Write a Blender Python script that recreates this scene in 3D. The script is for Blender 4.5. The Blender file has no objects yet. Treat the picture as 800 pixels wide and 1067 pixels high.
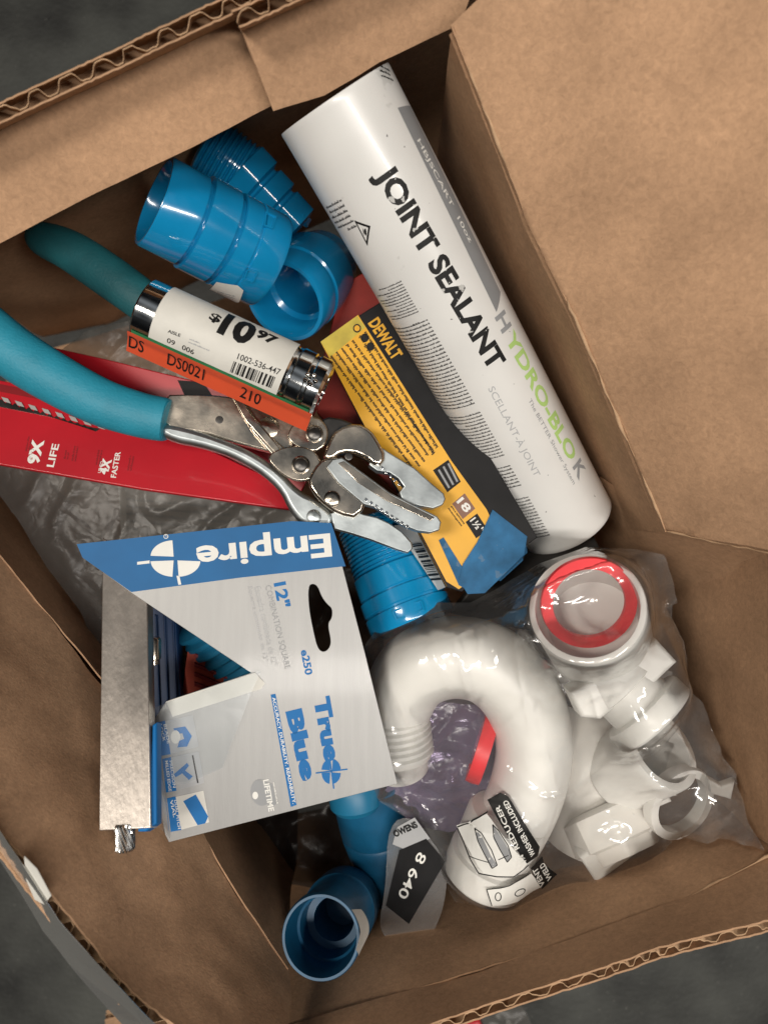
import bpy, bmesh, math, random
import numpy as np
from mathutils import Vector, noise
from mathutils.bvhtree import BVHTree
random.seed(7)
SC = bpy.context.scene
COL = SC.collection
R = math.radians
# Units while modelling: millimetres with the camera at the origin looking down -Z.  K turns them into metres.
K = 0.00125
H = 0.62                      # camera height over the floor, metres
F = 800.0

# ------------------------------------------------------------------ camera, world, lights
cam = bpy.data.cameras.new('camera'); camo = bpy.data.objects.new('camera', cam); COL.objects.link(camo)
camo.location = (0, 0, H); cam.sensor_fit = 'HORIZONTAL'; cam.sensor_width = 36; cam.lens = 36.0*F/800
cam.clip_start = 0.01; cam.clip_end = 50
SC.camera = camo
cam.dof.use_dof = True; cam.dof.focus_distance = 0.325; cam.dof.aperture_fstop = 13.0
w = bpy.data.worlds.new('World'); SC.world = w; w.use_nodes = True
w.node_tree.nodes['Background'].inputs[0].default_value = (0.85, 0.92, 1.0, 1)
w.node_tree.nodes['Background'].inputs[1].default_value = 1.0
def room_world(nt):
    # dim room: paler ceiling overhead, stripes added for reflections, dark walls at the sides
    tc = nt.nodes.new('ShaderNodeTexCoord'); sx = nt.nodes.new('ShaderNodeSeparateXYZ')
    nt.links.new(tc.outputs['Generated'], sx.inputs[0])
    mr = nt.nodes.new('ShaderNodeMapRange'); mr.interpolation_type = 'SMOOTHSTEP'
    mr.inputs[1].default_value = .74; mr.inputs[2].default_value = .97; mr.inputs[3].default_value = .012; mr.inputs[4].default_value = .20
    nt.links.new(sx.outputs[2], mr.inputs[0])
    wv = nt.nodes.new('ShaderNodeTexWave'); wv.inputs['Scale'].default_value = 1.6; wv.inputs['Distortion'].default_value = 1.5
    nt.links.new(tc.outputs['Generated'], wv.inputs[0])
    m2 = nt.nodes.new('ShaderNodeMapRange'); m2.inputs[3].default_value = .35; m2.inputs[4].default_value = 1.4
    nt.links.new(wv.outputs[1], m2.inputs[0])
    mu = nt.nodes.new('ShaderNodeMath'); mu.operation = 'MULTIPLY'
    nt.links.new(mr.outputs[0], mu.inputs[0]); nt.links.new(m2.outputs[0], mu.inputs[1])
    nt.links.new(mu.outputs[0], nt.nodes['Background'].inputs[1])
room_world(w.node_tree)
def area(name, loc, target, sx, sy, power, color):
    l = bpy.data.lights.new(name, 'AREA'); l.shape = 'RECTANGLE'; l.size = sx; l.size_y = sy
    l.energy = power; l.color = color
    o = bpy.data.objects.new(name, l); COL.objects.link(o); o.location = loc
    d = Vector(target)-Vector(loc); o.rotation_euler = d.to_track_quat('-Z', 'Y').to_euler()
    return o
key = area('ceiling_lamp', (0.62, -0.44, 2.35), (0, 0, 0.3), 1.75, 0.11, 34, (1.0, 0.94, 0.87)); key.rotation_euler = (0, 0, 0)
area('ceiling_lamp', (-0.85, 0.10, 2.25), (0, 0, 0.3), 0.30, 0.60, 21, (1.0, 0.92, 0.82))
SC.view_settings.view_transform = 'Standard'; SC.view_settings.look = 'None'
SC.view_settings.exposure = 0.08; SC.view_settings.gamma = 1.0
SC.render.engine = 'CYCLES'
SC.cycles.transparent_max_bounces = 24
SC.cycles.max_bounces = 10

# ------------------------------------------------------------------ helpers
def P(px, py, d):
    return Vector(((px-400)*d/F, -(py-533.5)*d/F, -d))
def W(v): return Vector((v.x*K, v.y*K, H+v.z*K))
ROOT = {}
def thing(name, label, cat, at, group=None):
    o = bpy.data.objects.new(name, None); COL.objects.link(o)
    o.location = W(at); o.empty_display_size = 0.01
    o['label'] = label; o['category'] = cat
    if group: o['group'] = group
    return o
def rootloc(o):
    v = Vector((0, 0, 0))
    while o is not None:
        v += Vector(o.location); o = o.parent
    return v
GEO = {}
def mk(name, verts, faces, m, parent=None, smooth=40, base=None, keep=None, mats=None, fm=None):
    me = bpy.data.meshes.new(name)
    off = rootloc(parent) if parent is not None else (W(base) if base is not None else Vector((0, 0, 0)))
    me.from_pydata([tuple(W(Vector(v))-off) for v in verts], [], faces)
    me.update()
    o = bpy.data.objects.new(name, me); COL.objects.link(o)
    for mm in (mats or [m]): me.materials.append(mm)
    if fm is not None:
        me.polygons.foreach_set('material_index', fm)
    if smooth:
        me.polygons.foreach_set('use_smooth', [True]*len(me.polygons))
        me.set_sharp_from_angle(angle=R(smooth))
    me.update()
    if parent is not None: o.parent = parent
    else: o.location = off
    if keep is not None: GEO.setdefault(keep, []).append(([Vector(v) for v in verts], faces))
    return o
def tag(o, label=None, cat=None, group=None, kind=None):
    if label: o['label'] = label
    if cat: o['category'] = cat
    if group: o['group'] = group
    if kind: o['kind'] = kind
    return o
def bvh(key):
    vs, fs = [], []
    for v, f in GEO[key]:
        n = len(vs); vs += v; fs += [[i+n for i in q] for q in f]
    return BVHTree.FromPolygons(vs, fs)
def join(*ms):
    vs, fs = [], []
    for v, f in ms:
        n = len(vs); vs += list(v); fs += [[i+n for i in q] for q in f]
    return vs, fs

# ------------------------------------------------------------------ materials
def srgb(r, g, b):
    f = lambda c: (c/255/12.92) if c/255 <= 0.04045 else ((c/255+0.055)/1.055)**2.4
    return (f(r), f(g), f(b), 1)
def mat(name, col, rough=0.5, metal=0.0, var=0.12, vscale=60, bump=0.0, bscale=300, spec=0.5, coat=0.0, col2=None,
        stretch=(1, 1, 1), sss=0.0, aniso=None, rvar=0.0):
    m = bpy.data.materials.new(name); m.use_nodes = True
    nt = m.node_tree; b = nt.nodes['Principled BSDF']
    tc = nt.nodes.new('ShaderNodeTexCoord'); mp = nt.nodes.new('ShaderNodeMapping')
    mp.inputs['Scale'].default_value = stretch
    nt.links.new(tc.outputs['Object'], mp.inputs[0])
    n1 = nt.nodes.new('ShaderNodeTexNoise'); n1.inputs['Scale'].default_value = vscale; n1.inputs['Detail'].default_value = 6
    nt.links.new(mp.outputs[0], n1.inputs['Vector'])
    rp = nt.nodes.new('ShaderNodeValToRGB')
    c = Vector(col[:3])
    c2 = Vector(col2[:3]) if col2 else c*(1-var*1.6)
    c1 = c*(1+var) if not col2 else c
    rp.color_ramp.elements[0].position = 0.32; rp.color_ramp.elements[1].position = 0.68
    rp.color_ramp.elements[0].color = (*c2, 1); rp.color_ramp.elements[1].color = (*c1, 1)
    nt.links.new(n1.outputs[0], rp.inputs[0]); nt.links.new(rp.outputs[0], b.inputs['Base Color'])
    b.inputs['Roughness'].default_value = rough; b.inputs['Metallic'].default_value = metal
    b.inputs['Specular IOR Level'].default_value = spec
    b.inputs['Coat Weight'].default_value = coat; b.inputs['Coat Roughness'].default_value = 0.08
    if sss:
        b.inputs['Subsurface Weight'].default_value = sss; b.inputs['Subsurface Radius'].default_value = (.004, .004, .004)
        b.inputs['Subsurface Scale'].default_value = 1.0
    if rvar:
        mr = nt.nodes.new('ShaderNodeMapRange'); mr.inputs[1].default_value = .3; mr.inputs[2].default_value = .7
        mr.inputs[3].default_value = max(0.02, rough-rvar); mr.inputs[4].default_value = rough+rvar
        nt.links.new(n1.outputs[0], mr.inputs[0]); nt.links.new(mr.outputs[0], b.inputs['Roughness'])
    if bump:
        n2 = nt.nodes.new('ShaderNodeTexNoise'); n2.inputs['Scale'].default_value = bscale; n2.inputs['Detail'].default_value = 5
        nt.links.new(mp.outputs[0], n2.inputs['Vector'])
        bp = nt.nodes.new('ShaderNodeBump'); bp.inputs['Strength'].default_value = bump; bp.inputs['Distance'].default_value = 0.001
        nt.links.new(n2.outputs[0], bp.inputs['Height']); nt.links.new(bp.outputs[0], b.inputs['Normal'])
    return m
def speckle(m, scale, thresh, col, amount=1.0):
    """adds small worn spots / specks of another colour"""
    nt = m.node_tree; b = nt.nodes['Principled BSDF']
    src = b.inputs['Base Color'].links[0].from_socket
    tc = nt.nodes.new('ShaderNodeTexCoord'); n = nt.nodes.new('ShaderNodeTexNoise'); n.inputs['Scale'].default_value = scale
    n.inputs['Detail'].default_value = 3
    nt.links.new(tc.outputs['Object'], n.inputs['Vector'])
    mr = nt.nodes.new('ShaderNodeMapRange'); mr.inputs[1].default_value = thresh; mr.inputs[2].default_value = thresh+0.02
    mr.inputs[4].default_value = amount
    nt.links.new(n.outputs[0], mr.inputs[0])
    mx = nt.nodes.new('ShaderNodeMix'); mx.data_type = 'RGBA'
    nt.links.new(mr.outputs[0], mx.inputs[0]); nt.links.new(src, mx.inputs[6]); mx.inputs[7].default_value = col
    nt.links.new(mx.outputs[2], b.inputs['Base Color'])
    return m
def film(name, tint=(1, 1, 1), milk=0.06, gloss=1.4, rough=0.12, bump=0.35, bscale=90, milkcol=(.8, .8, .8)):
    m = bpy.data.materials.new(name); m.use_nodes = True; nt = m.node_tree
    for n in list(nt.nodes): nt.nodes.remove(n)
    out = nt.nodes.new('ShaderNodeOutputMaterial')
    tr = nt.nodes.new('ShaderNodeBsdfTransparent'); tr.inputs[0].default_value = (*tint, 1)
    gl = nt.nodes.new('ShaderNodeBsdfGlossy'); gl.inputs['Roughness'].default_value = rough; gl.inputs[0].default_value = (1, 1, 1, 1)
    df = nt.nodes.new('ShaderNodeBsdfDiffuse'); df.inputs[0].default_value = (*milkcol, 1)
    tc = nt.nodes.new('ShaderNodeTexCoord')
    vo = nt.nodes.new('ShaderNodeTexVoronoi'); vo.feature = 'DISTANCE_TO_EDGE'; vo.inputs['Scale'].default_value = bscale
    nz = nt.nodes.new('ShaderNodeTexNoise'); nz.inputs['Scale'].default_value = bscale*.6; nz.inputs['Detail'].default_value = 3
    mxv = nt.nodes.new('ShaderNodeMix'); mxv.data_type = 'VECTOR'; mxv.inputs[0].default_value = 0.035
    nt.links.new(tc.outputs['Object'], nz.inputs['Vector'])
    nt.links.new(tc.outputs['Object'], mxv.inputs[4]); nt.links.new(nz.outputs[1], mxv.inputs[5])
    nt.links.new(mxv.outputs[1], vo.inputs['Vector'])
    mr = nt.nodes.new('ShaderNodeMapRange'); mr.inputs[1].default_value = 0; mr.inputs[2].default_value = .25
    nt.links.new(vo.outputs[0], mr.inputs[0])
    ad = nt.nodes.new('ShaderNodeMath'); ad.operation = 'ADD'
    nt.links.new(mr.outputs[0], ad.inputs[0]); nt.links.new(nz.outputs[0], ad.inputs[1])
    bp = nt.nodes.new('ShaderNodeBump'); bp.inputs['Strength'].default_value = bump; bp.inputs['Distance'].default_value = 0.001
    nt.links.new(ad.outputs[0], bp.inputs['Height'])
    nt.links.new(bp.outputs[0], gl.inputs['Normal'])
    fr = nt.nodes.new('ShaderNodeFresnel'); fr.inputs[0].default_value = 1.5
    mu = nt.nodes.new('ShaderNodeMath'); mu.operation = 'MULTIPLY'; mu.inputs[1].default_value = gloss; mu.use_clamp = True
    nt.links.new(fr.outputs[0], mu.inputs[0])
    m1 = nt.nodes.new('ShaderNodeMixShader'); m1.inputs[0].default_value = milk
    nt.links.new(tr.outputs[0], m1.inputs[1]); nt.links.new(df.outputs[0], m1.inputs[2])
    m2 = nt.nodes.new('ShaderNodeMixShader')
    nt.links.new(mu.outputs[0], m2.inputs[0]); nt.links.new(m1.outputs[0], m2.inputs[1]); nt.links.new(gl.outputs[0], m2.inputs[2])
    nt.links.new(m2.outputs[0], out.inputs[0])
    return m

M = {}
M['board'] = mat('cardboard', (.455, .28, .168), .88, var=.085, vscale=34, bump=.16, bscale=900, spec=.10)
def fibres(m, scale, amt):
    nt = m.node_tree; b = nt.nodes['Principled BSDF']; src = b.inputs['Base Color'].links[0].from_socket
    tc = nt.nodes.new('ShaderNodeTexCoord'); n = nt.nodes.new('ShaderNodeTexNoise'); n.inputs['Scale'].default_value = scale
    n.inputs['Detail'].default_value = 8; n.inputs['Roughness'].default_value = .75; n.inputs['Distortion'].default_value = .6
    nt.links.new(tc.outputs['Object'], n.inputs['Vector'])
    mr = nt.nodes.new('ShaderNodeMapRange'); mr.inputs[1].default_value = .3; mr.inputs[2].default_value = .7
    mr.inputs[3].default_value = 1-amt; mr.inputs[4].default_value = 1+amt
    nt.links.new(n.outputs[0], mr.inputs[0])
    mx = nt.nodes.new('ShaderNodeVectorMath'); mx.operation = 'SCALE'
    nt.links.new(src, mx.inputs[0]); nt.links.new(mr.outputs[0], mx.inputs[3]); nt.links.new(mx.outputs[0], b.inputs['Base Color'])
    return m
fibres(M['board'], 420, .20)
speckle(M['board'], 1100, .70, (.22, .13, .07, 1), .35)
M['board_edge'] = mat('cardboard_edge', (.50, .33, .20), .9, var=.15, vscale=200, bump=.3, bscale=500, spec=.1)
M['concrete'] = mat('dark_floor', (.045, .047, .042), .6, var=.45, vscale=14, bump=.4, bscale=260)
speckle(M['concrete'], 320, .70, (.16, .155, .14, 1), .5)
speckle(M['concrete'], 90, .74, (.2, .19, .17, 1), .35)
M['tube'] = mat('white_tube', (.72, .72, .70), .3, var=.03, vscale=30, bump=.05, bscale=80, coat=.15)
speckle(M['tube'], 330, .735, (.12, .12, .12, 1), .9)
speckle(M['tube'], 75, .70, (.42, .42, .40, 1), .35)
M['white_plastic'] = mat('white_plastic', (.76, .75, .72), .38, var=.02, vscale=30, sss=.15, bump=.03, bscale=80)
M['milky'] = mat('milky_plastic', (.74, .72, .68), .45, var=.03, vscale=30, sss=.1)
M['red_ring'] = mat('red_washer', (.80, .03, .04), .4, var=.05, sss=.1)
M['blue'] = mat('blue_plastic', (.006, .24, .50), .17, var=.08, vscale=40, bump=.02, bscale=120, rvar=.05, coat=.6)
M['blue_dark'] = mat('blue_plastic_dull', (.01, .16, .30), .42, var=.12, vscale=40)  # darker, less glossy copy of the blue
M['blue_shade'] = mat('blue_plastic_shade', (.005, .085, .18), .45, var=.15, vscale=60)  # blue with shadow put into the base colour, for the low fittings
M['grip'] = mat('teal_grip', (.018, .25, .36), .55, var=.09, vscale=70, bump=.25, bscale=900)
M['grip_shade'] = mat('teal_grip_shade', (.012, .125, .145), .6, var=.12, vscale=70, bump=.25, bscale=900)  # shaded copy of the grip colour: shadow on the rear handle painted in
M['chrome'] = mat('chrome', (.72, .72, .70), .10, 1.0, var=.06, vscale=120, rvar=.06)
M['nickel'] = mat('nickel_plate', (.66, .58, .48), .22, 1.0, var=.10, vscale=70, rvar=.10, bump=.06, bscale=300)
M['steel_jaw'] = mat('forged_steel_jaw', (.46, .50, .51), .42, 1.0, var=.12, vscale=80, rvar=.06, bump=.04, bscale=400)
M['darksteel'] = mat('dark_steel', (.10, .095, .09), .35, .9, var=.2, vscale=150)
M['bar'] = mat('brushed_steel_bar', (.50, .455, .41), .36, .8, var=.16, vscale=28, stretch=(1.0, .35, 1), bump=.12, bscale=500, rvar=.08)
speckle(M['bar'], 60, .70, (.22, .18, .15, 1), .5)
M['knurl'] = mat('knurled_nut', (.80, .80, .78), .25, 1.0, var=.05)
M['card'] = mat('silver_card', (.29, .29, .285), .42, .3, var=.03, vscale=25, stretch=(14, 1, 1), bump=.05, bscale=200, coat=.08)
M['card_edge'] = mat('card_edge', (.7, .69, .66), .7)
M['card_blue'] = mat('blue_print', (.006, .12, .32), .5, var=.05, spec=.25)
M['print_blue'] = mat('blue_ink', (.01, .15, .42), .5, var=.04, spec=.2)
M['navy'] = mat('navy_plastic', (.006, .032, .10), .5, var=.2, vscale=30)
M['white_ink'] = mat('white_ink', (.78, .78, .74), .5, var=.03, spec=.2)
M['black_ink'] = mat('black_ink', (.012, .012, .012), .5, var=.1, spec=.2)
M['worn_ink'] = speckle(mat('worn_black_ink', (.012, .012, .012), .5, spec=.2), 260, .62, (.55, .55, .53, 1), .9)
M['dark_ink'] = mat('dark_grey_ink', (.07, .07, .07), .5, spec=.2)
M['grey_ink'] = mat('grey_ink', (.30, .31, .32), .5, var=.05, spec=.2)
M['lgrey_ink'] = mat('light_grey_ink', (.42, .43, .44), .5, var=.05, spec=.2)
M['band_grey'] = mat('grey_band', (.26, .27, .28), .4, var=.05)
M['green_ink'] = mat('green_ink', (.42, .62, .20), .5, var=.05, spec=.2)
M['dgreen'] = mat('green_print', (.03, .18, .07), .5)
M['yellow'] = mat('yellow_print', (.78, .40, .012), .45, var=.05, coat=.15)
M['yellow_pale'] = mat('yellow_worn_print', (.62, .48, .06), .6, var=.2, vscale=80)
M['black'] = mat('black_print', (.014, .014, .015), .5, var=.2, spec=.15)
M['brown_ink'] = mat('brown_print', (.22, .10, .06), .5)
M['tape'] = speckle(mat('blue_painter_tape', (.025, .14, .30), .8, var=.22, vscale=90, bump=.9, bscale=160), 150, .62, (.16, .22, .28, 1), .45)
M['orange'] = mat('orange_print', (.66, .085, .03), .5, var=.04)
M['paper'] = mat('white_paper', (.66, .65, .60), .6, var=.06, vscale=60, bump=.08, bscale=90)
M['red'] = mat('red_print', (.46, .008, .018), .36, var=.08, vscale=25, coat=.3)
M['red_deep'] = mat('deep_red_print', (.27, .018, .010), .45, var=.15, vscale=60)
M['darkred'] = mat('dark_red_print', (.22, .006, .010), .45, var=.1)
M['grey_bag'] = film('grey_film', (.60, .59, .57), .30, .35, .3, .2, 70, (.20, .19, .175))
M['bag_shade'] = film('bag_shade_film', (.5, .5, .5), .6, .35, .3, .2, 60, (.035, .032, .03))  # bag film darkened to stand in for deep shade under the card
M['leaflet'] = mat('grey_leaflet', (.36, .35, .34), .7, var=.06)
M['bag'] = film('clear_film', (.985, .985, .98), .05, 1.4, .10, .32, 55)
M['blister'] = film('blister_film', (.97, .98, .985), .04, .4, .28, .06, 40, (.7, .7, .7))
M['tag_film'] = film('tag_film', (.93, .93, .93), .12, 1.0, .2, .3, 60, (.6, .6, .6))
M['purple'] = film('purple_film', (.74, .68, .82), .45, .7, .2, .3, 70, (.27, .22, .36))
M['rubber'] = mat('black_rubber', (.02, .019, .018), .6, var=.2)
M['cleartape'] = film('packing_tape', (.9, .9, .86), .6, .8, .15, .3, 30, (.7, .7, .68))
M['brownred'] = mat('brown_red', (.38, .045, .02), .6)

# ------------------------------------------------------------------ surfaces that pixels can be laid on
class Plane:
    def __init__(s, a, b, c):
        s.o = a; n = (b-a).cross(c-a).normalized()
        if n.dot(-a) < 0: n = -n
        s.n = n; s.ex = (Vector((1, 0, 0))-n*n.x).normalized(); s.ey = n.cross(s.ex)
    def to2(s, px, py):
        r = P(px, py, 1); t = s.o.dot(s.n)/r.dot(s.n); v = r*t-s.o
        return Vector((v.dot(s.ex), v.dot(s.ey)))
    def pt(s, q, off=0): return s.o+s.ex*q[0]+s.ey*q[1]+s.n*off
    def w(s, px, py, off=0): return s.pt(s.to2(px, py), off)
class Cyl:
    def __init__(s, A, B, ra, rb):
        s.A, s.B, s.ra, s.rb = A, B, ra, rb
        s.L = (B-A).length; s.ax = (B-A)/s.L
        mid = (A+B)/2; v = -mid; s.e1 = (v-s.ax*v.dot(s.ax)).normalized(); s.e2 = s.ax.cross(s.e1)
    def r(s, x): return s.ra+(s.rb-s.ra)*min(max(x/s.L, 0), 1)
    def to2(s, px, py):
        d = P(px, py, 1).normalized(); rr = (s.ra+s.rb)/2
        for it in range(4):
            ap = d-s.ax*d.dot(s.ax); bp = -s.A-s.ax*(-s.A).dot(s.ax)
            a = ap.dot(ap); b = 2*ap.dot(bp); c = bp.dot(bp)-rr*rr
            disc = b*b-4*a*c
            t = (-b-math.sqrt(max(disc, 0)))/(2*a)
            p = d*t-s.A; x = p.dot(s.ax); rr = s.r(x)
        th = math.atan2(p.dot(s.e2), p.dot(s.e1))
        return Vector((x, -th*s.ra))
    def pt(s, q, off=0):
        th = -q[1]/s.ra; r = s.r(q[0])+off
        return s.A+s.ax*q[0]+s.e1*(math.cos(th)*r)+s.e2*(math.sin(th)*r)
class Film:
    def __init__(s, tree, d): s.t = tree; s.d = d
    def to2(s, px, py):
        p = P(px, py, s.d); return Vector((p.x, p.y))
    def pt(s, q, off=0):
        h = s.t.ray_cast(Vector((q[0], q[1], -100)), Vector((0, 0, -1)))
        z = h[0].z if h[0] is not None else -s.d
        return Vector((q[0], q[1], z+off))

def curve_mesh(cu):
    ob = bpy.data.objects.new('t', cu); COL.objects.link(ob)
    dg = bpy.context.evaluated_depsgraph_get(); dg.update()
    me = bpy.data.meshes.new_from_object(ob.evaluated_get(dg))
    bpy.data.objects.remove(ob)
    v = [Vector(x.co) for x in me.vertices]; f = [list(p.vertices) for p in me.polygons]
    bpy.data.meshes.remove(me); bpy.data.curves.remove(cu)
    return v, f
TC = {}
def text2(body, bold=0.0):
    k = (body, bold)
    if k not in TC:
        cu = bpy.data.curves.new('t', 'FONT'); cu.body = body; cu.size = 1; cu.offset = bold; cu.resolution_u = 3
        TC[k] = curve_mesh(cu)
    v, f = TC[k]
    return [x.copy() for x in v], f
def slice2(v, f, step):
    bm = bmesh.new(); vs = [bm.verts.new(x) for x in v]
    for q in f:
        try: bm.faces.new([vs[i] for i in q])
        except ValueError: pass
    xs = [x.x for x in v]; ys = [x.y for x in v]
    for ax, lo, hi in ((0, min(xs), max(xs)), (1, min(ys), max(ys))):
        n = int((hi-lo)/step)
        for i in range(1, n+1):
            co = [0, 0, 0]; no = [0, 0, 0]; co[ax] = lo+i*step+1e-4; no[ax] = 1
            bmesh.ops.bisect_plane(bm, geom=bm.verts[:]+bm.edges[:]+bm.faces[:], plane_co=co, plane_no=no)
    bm.verts.index_update()
    r = [x.co.copy() for x in bm.verts], [[x.index for x in q.verts] for q in bm.faces]
    bm.free(); return r
def lay(surf, v, f, off, step):
    if step: v, f = slice2(v, f, step)
    vs = [surf.pt((x.x, x.y), off) for x in v]
    ff = []
    for q in f:
        if len(q) > 2:
            n = Vector((0, 0, 0))
            a = vs[q[0]]
            for i in range(1, len(q)-1): n += (vs[q[i]]-a).cross(vs[q[i+1]]-a)
            ff.append(q if n.dot(-a) > 0 else q[::-1])
    return vs, ff
def text_m(surf, body, a, b, hm, bold=0.02, off=0.12, step=0, shear=0.0):
    """text whose ink runs from pixel a to pixel b along its base line, hm = height of the ink in mm"""
    v, f = text2(body, bold)
    x0 = min(p.x for p in v); x1 = max(p.x for p in v); y0 = min(p.y for p in v); y1 = max(p.y for p in v)
    q0 = surf.to2(*a); q1 = surf.to2(*b); u = (q1-q0)/(x1-x0); up = Vector((-u.y, u.x)).normalized()*hm/(y1-y0)
    vv = []
    for p in v:
        q = q0+u*(p.x-x0+shear*(p.y-y0))+up*(p.y-y0)
        vv.append(Vector((q.x, q.y, 0)))
    return lay(surf, vv, f, off, step)
def text_on(surf, body, a, b, hm, m, parent, bold=0.02, off=0.12, step=0, name='lettering', **k):
    v, f = text_m(surf, body, a, b, hm, bold, off, step, **k)
    return mk(name, v, f, m, parent, smooth=0)
def poly_m(surf, pts, off=0.08, step=0, q=False):
    pts = [Vector(p) if q else surf.to2(*p) for p in pts]
    cu = bpy.data.curves.new('p', 'CURVE'); cu.dimensions = '2D'; cu.fill_mode = 'FRONT'
    sp = cu.splines.new('POLY'); sp.points.add(len(pts)-1)
    for i, p in enumerate(pts): sp.points[i].co = (p.x, p.y, 0, 1)
    sp.use_cyclic_u = True
    v, f = curve_mesh(cu)
    return lay(surf, v, f, off, step)
def poly_on(surf, pts, m, parent, off=0.08, step=0, name='print', q=False):
    v, f = poly_m(surf, pts, off, step, q)
    return mk(name, v, f, m, parent, smooth=0)
def quads(surf, qs, off=0.1, step=0):
    v = []; f = []
    for q in qs:
        n = len(v); v += [Vector((p[0], p[1], 0)) for p in q]; f.append([n, n+1, n+2, n+3])
    return lay(surf, v, f, off, step)
def ell(cx, cy, rx, ry, a0=0, a1=360, n=24, rot=0):
    o = []
    for i in range(n+1 if a1-a0 < 360 else n):
        t = R(a0+(a1-a0)*i/n); x = rx*math.cos(t); y = ry*math.sin(t); r = R(rot)
        o.append((cx+x*math.cos(r)-y*math.sin(r), cy+x*math.sin(r)+y*math.cos(r)))
    return o
def fineprint(surf, a, b, c, lines, m, parent, off=0.1, fill=.9, seed=1, hfrac=.5, name='fine_print', bold=0.0):
    """illegible small print: lines start at a, run towards b; the block grows from a to c"""
    rnd = random.Random(seed)
    qa, qb, qc = surf.to2(*a), surf.to2(*b), surf.to2(*c)
    u = (qb-qa); L = u.length; u = u/L; dn = (qc-qa)/lines; lh = dn.length*hfrac; up = dn.normalized()*lh
    qs = []
    for i in range(lines):
        o = qa+dn*i; x = 0; end = L*(fill+rnd.random()*(1-fill)) if rnd.random() > .15 else L*rnd.uniform(.4, .8)
        while x < end:
            wl = lh*rnd.uniform(.8, 3.4)
            xx = x
            while xx < min(x+wl, end):
                cw = lh*rnd.uniform(.28, .5); hh = rnd.choice((.62, .62, .7, 1.0)); lo = rnd.choice((0, 0, 0, .3))
                g = cw*.8
                p = o+u*xx
                qs.append((p+up*(1-hh), p+u*g+up*(1-hh), p+u*g+up*(1-lo*.3), p+up*(1-lo*.3)))
                xx += cw
            x += wl+lh*.45
    v, f = quads(surf, qs, off)
    return mk(name, v, f, m, parent, smooth=0)
def barcode(surf, a, b, c, n, m, parent, off=0.14, seed=3, name='barcode'):
    rnd = random.Random(seed); qa, qb, qc = surf.to2(*a), surf.to2(*b), surf.to2(*c); u = qb-qa; dv = qc-qa
    x = 0; qs = []; ws = [rnd.choice((1, 1, 2, 3)) for _ in range(2*n)]; T = sum(ws)
    for i, wd in enumerate(ws):
        if i % 2 == 0:
            p = qa+u*(x/T); e = qa+u*((x+wd)/T); qs.append((p, e, e+dv, p+dv))
        x += wd
    v, f = quads(surf, qs, off, 1.0)
    return mk(name, v, f, m, parent, smooth=0)
def plate_m(surf, pts, thick, off=0, bev=0.25, holes=(), q=False, round_=False):
    """solid plate; pts in pixels, top face at off, body reaching away from the camera"""
    conv = (lambda p: Vector(p)) if q else (lambda p: surf.to2(*p))
    cu = bpy.data.curves.new('p', 'CURVE'); cu.dimensions = '2D'; cu.fill_mode = 'BOTH'
    bev = min(bev, thick*.45)
    cu.extrude = thick/2-bev; cu.bevel_depth = bev; cu.bevel_resolution = 2; cu.offset = -bev
    loops = [pts]+list(holes)
    for lp in loops:
        lp = [conv(p) for p in lp]
        if round_: lp = chaikin(lp, round_ if round_ is not True else 2)
        sp = cu.splines.new('POLY'); sp.points.add(len(lp)-1)
        for i, p in enumerate(lp): sp.points[i].co = (p.x, p.y, 0, 1)
        sp.use_cyclic_u = True
    v, f = curve_mesh(cu)
    return [surf.pt((x.x, x.y), off-thick/2+x.z) for x in v], f
def chaikin(lp, n):
    for _ in range(n):
        o = []
        for i in range(len(lp)):
            a, b = lp[i], lp[(i+1) % len(lp)]
            o += [a*.75+b*.25, a*.25+b*.75]
        lp = o
    return lp
def plate(name, surf, pts, thick, m, parent, off=0, bev=.25, holes=(), keep=None, round_=False, smooth=35):
    v, f = plate_m(surf, pts, thick, off, bev, holes, round_=round_)
    return mk(name, v, f, m, parent, smooth=smooth, keep=keep)
def frame_of(ax):
    up = Vector((0, 0, 1)) if abs(ax.z) < .9 else Vector((0, 1, 0))
    e1 = (up-ax*up.dot(ax)).normalized(); return e1, ax.cross(e1)
def lathe_m(A, B, prof, seg=72, lobes=None, closed=False):
    """prof: (fraction of A->B, radius mm); lobes(t, theta, r) -> r"""
    ax = (B-A); L = ax.length; ax = ax/L; e1, e2 = frame_of(ax)
    vs = []; fs = []
    for t, r in prof:
        for k in range(seg):
            th = 2*math.pi*k/seg; rr = lobes(t, th, r) if lobes else r
            vs.append(A+ax*(t*L)+e1*(math.cos(th)*rr)+e2*(math.sin(th)*rr))
    n = len(prof)
    for i in range(n-1 if not closed else n):
        for k in range(seg):
            a = i*seg+k; b = i*seg+(k+1) % seg; j = (i+1) % n
            fs.append([a, b, j*seg+(k+1) % seg, j*seg+k])
    return vs, fs
def lathe(name, A, B, prof, m, parent, seg=72, keep=None, smooth=35, **k):
    v, f = lathe_m(A, B, prof, seg, **k)
    return mk(name, v, f, m, parent, smooth=smooth, keep=keep)
def disc(A, n, r, seg=32, h=.6, dome=.4):
    n = n.normalized()
    return lathe_m(A, A+n, [(0, r), (h*.7, r), (h, r*.85), (h+dome*.6, r*.5), (h+dome, .001)], seg)
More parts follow.
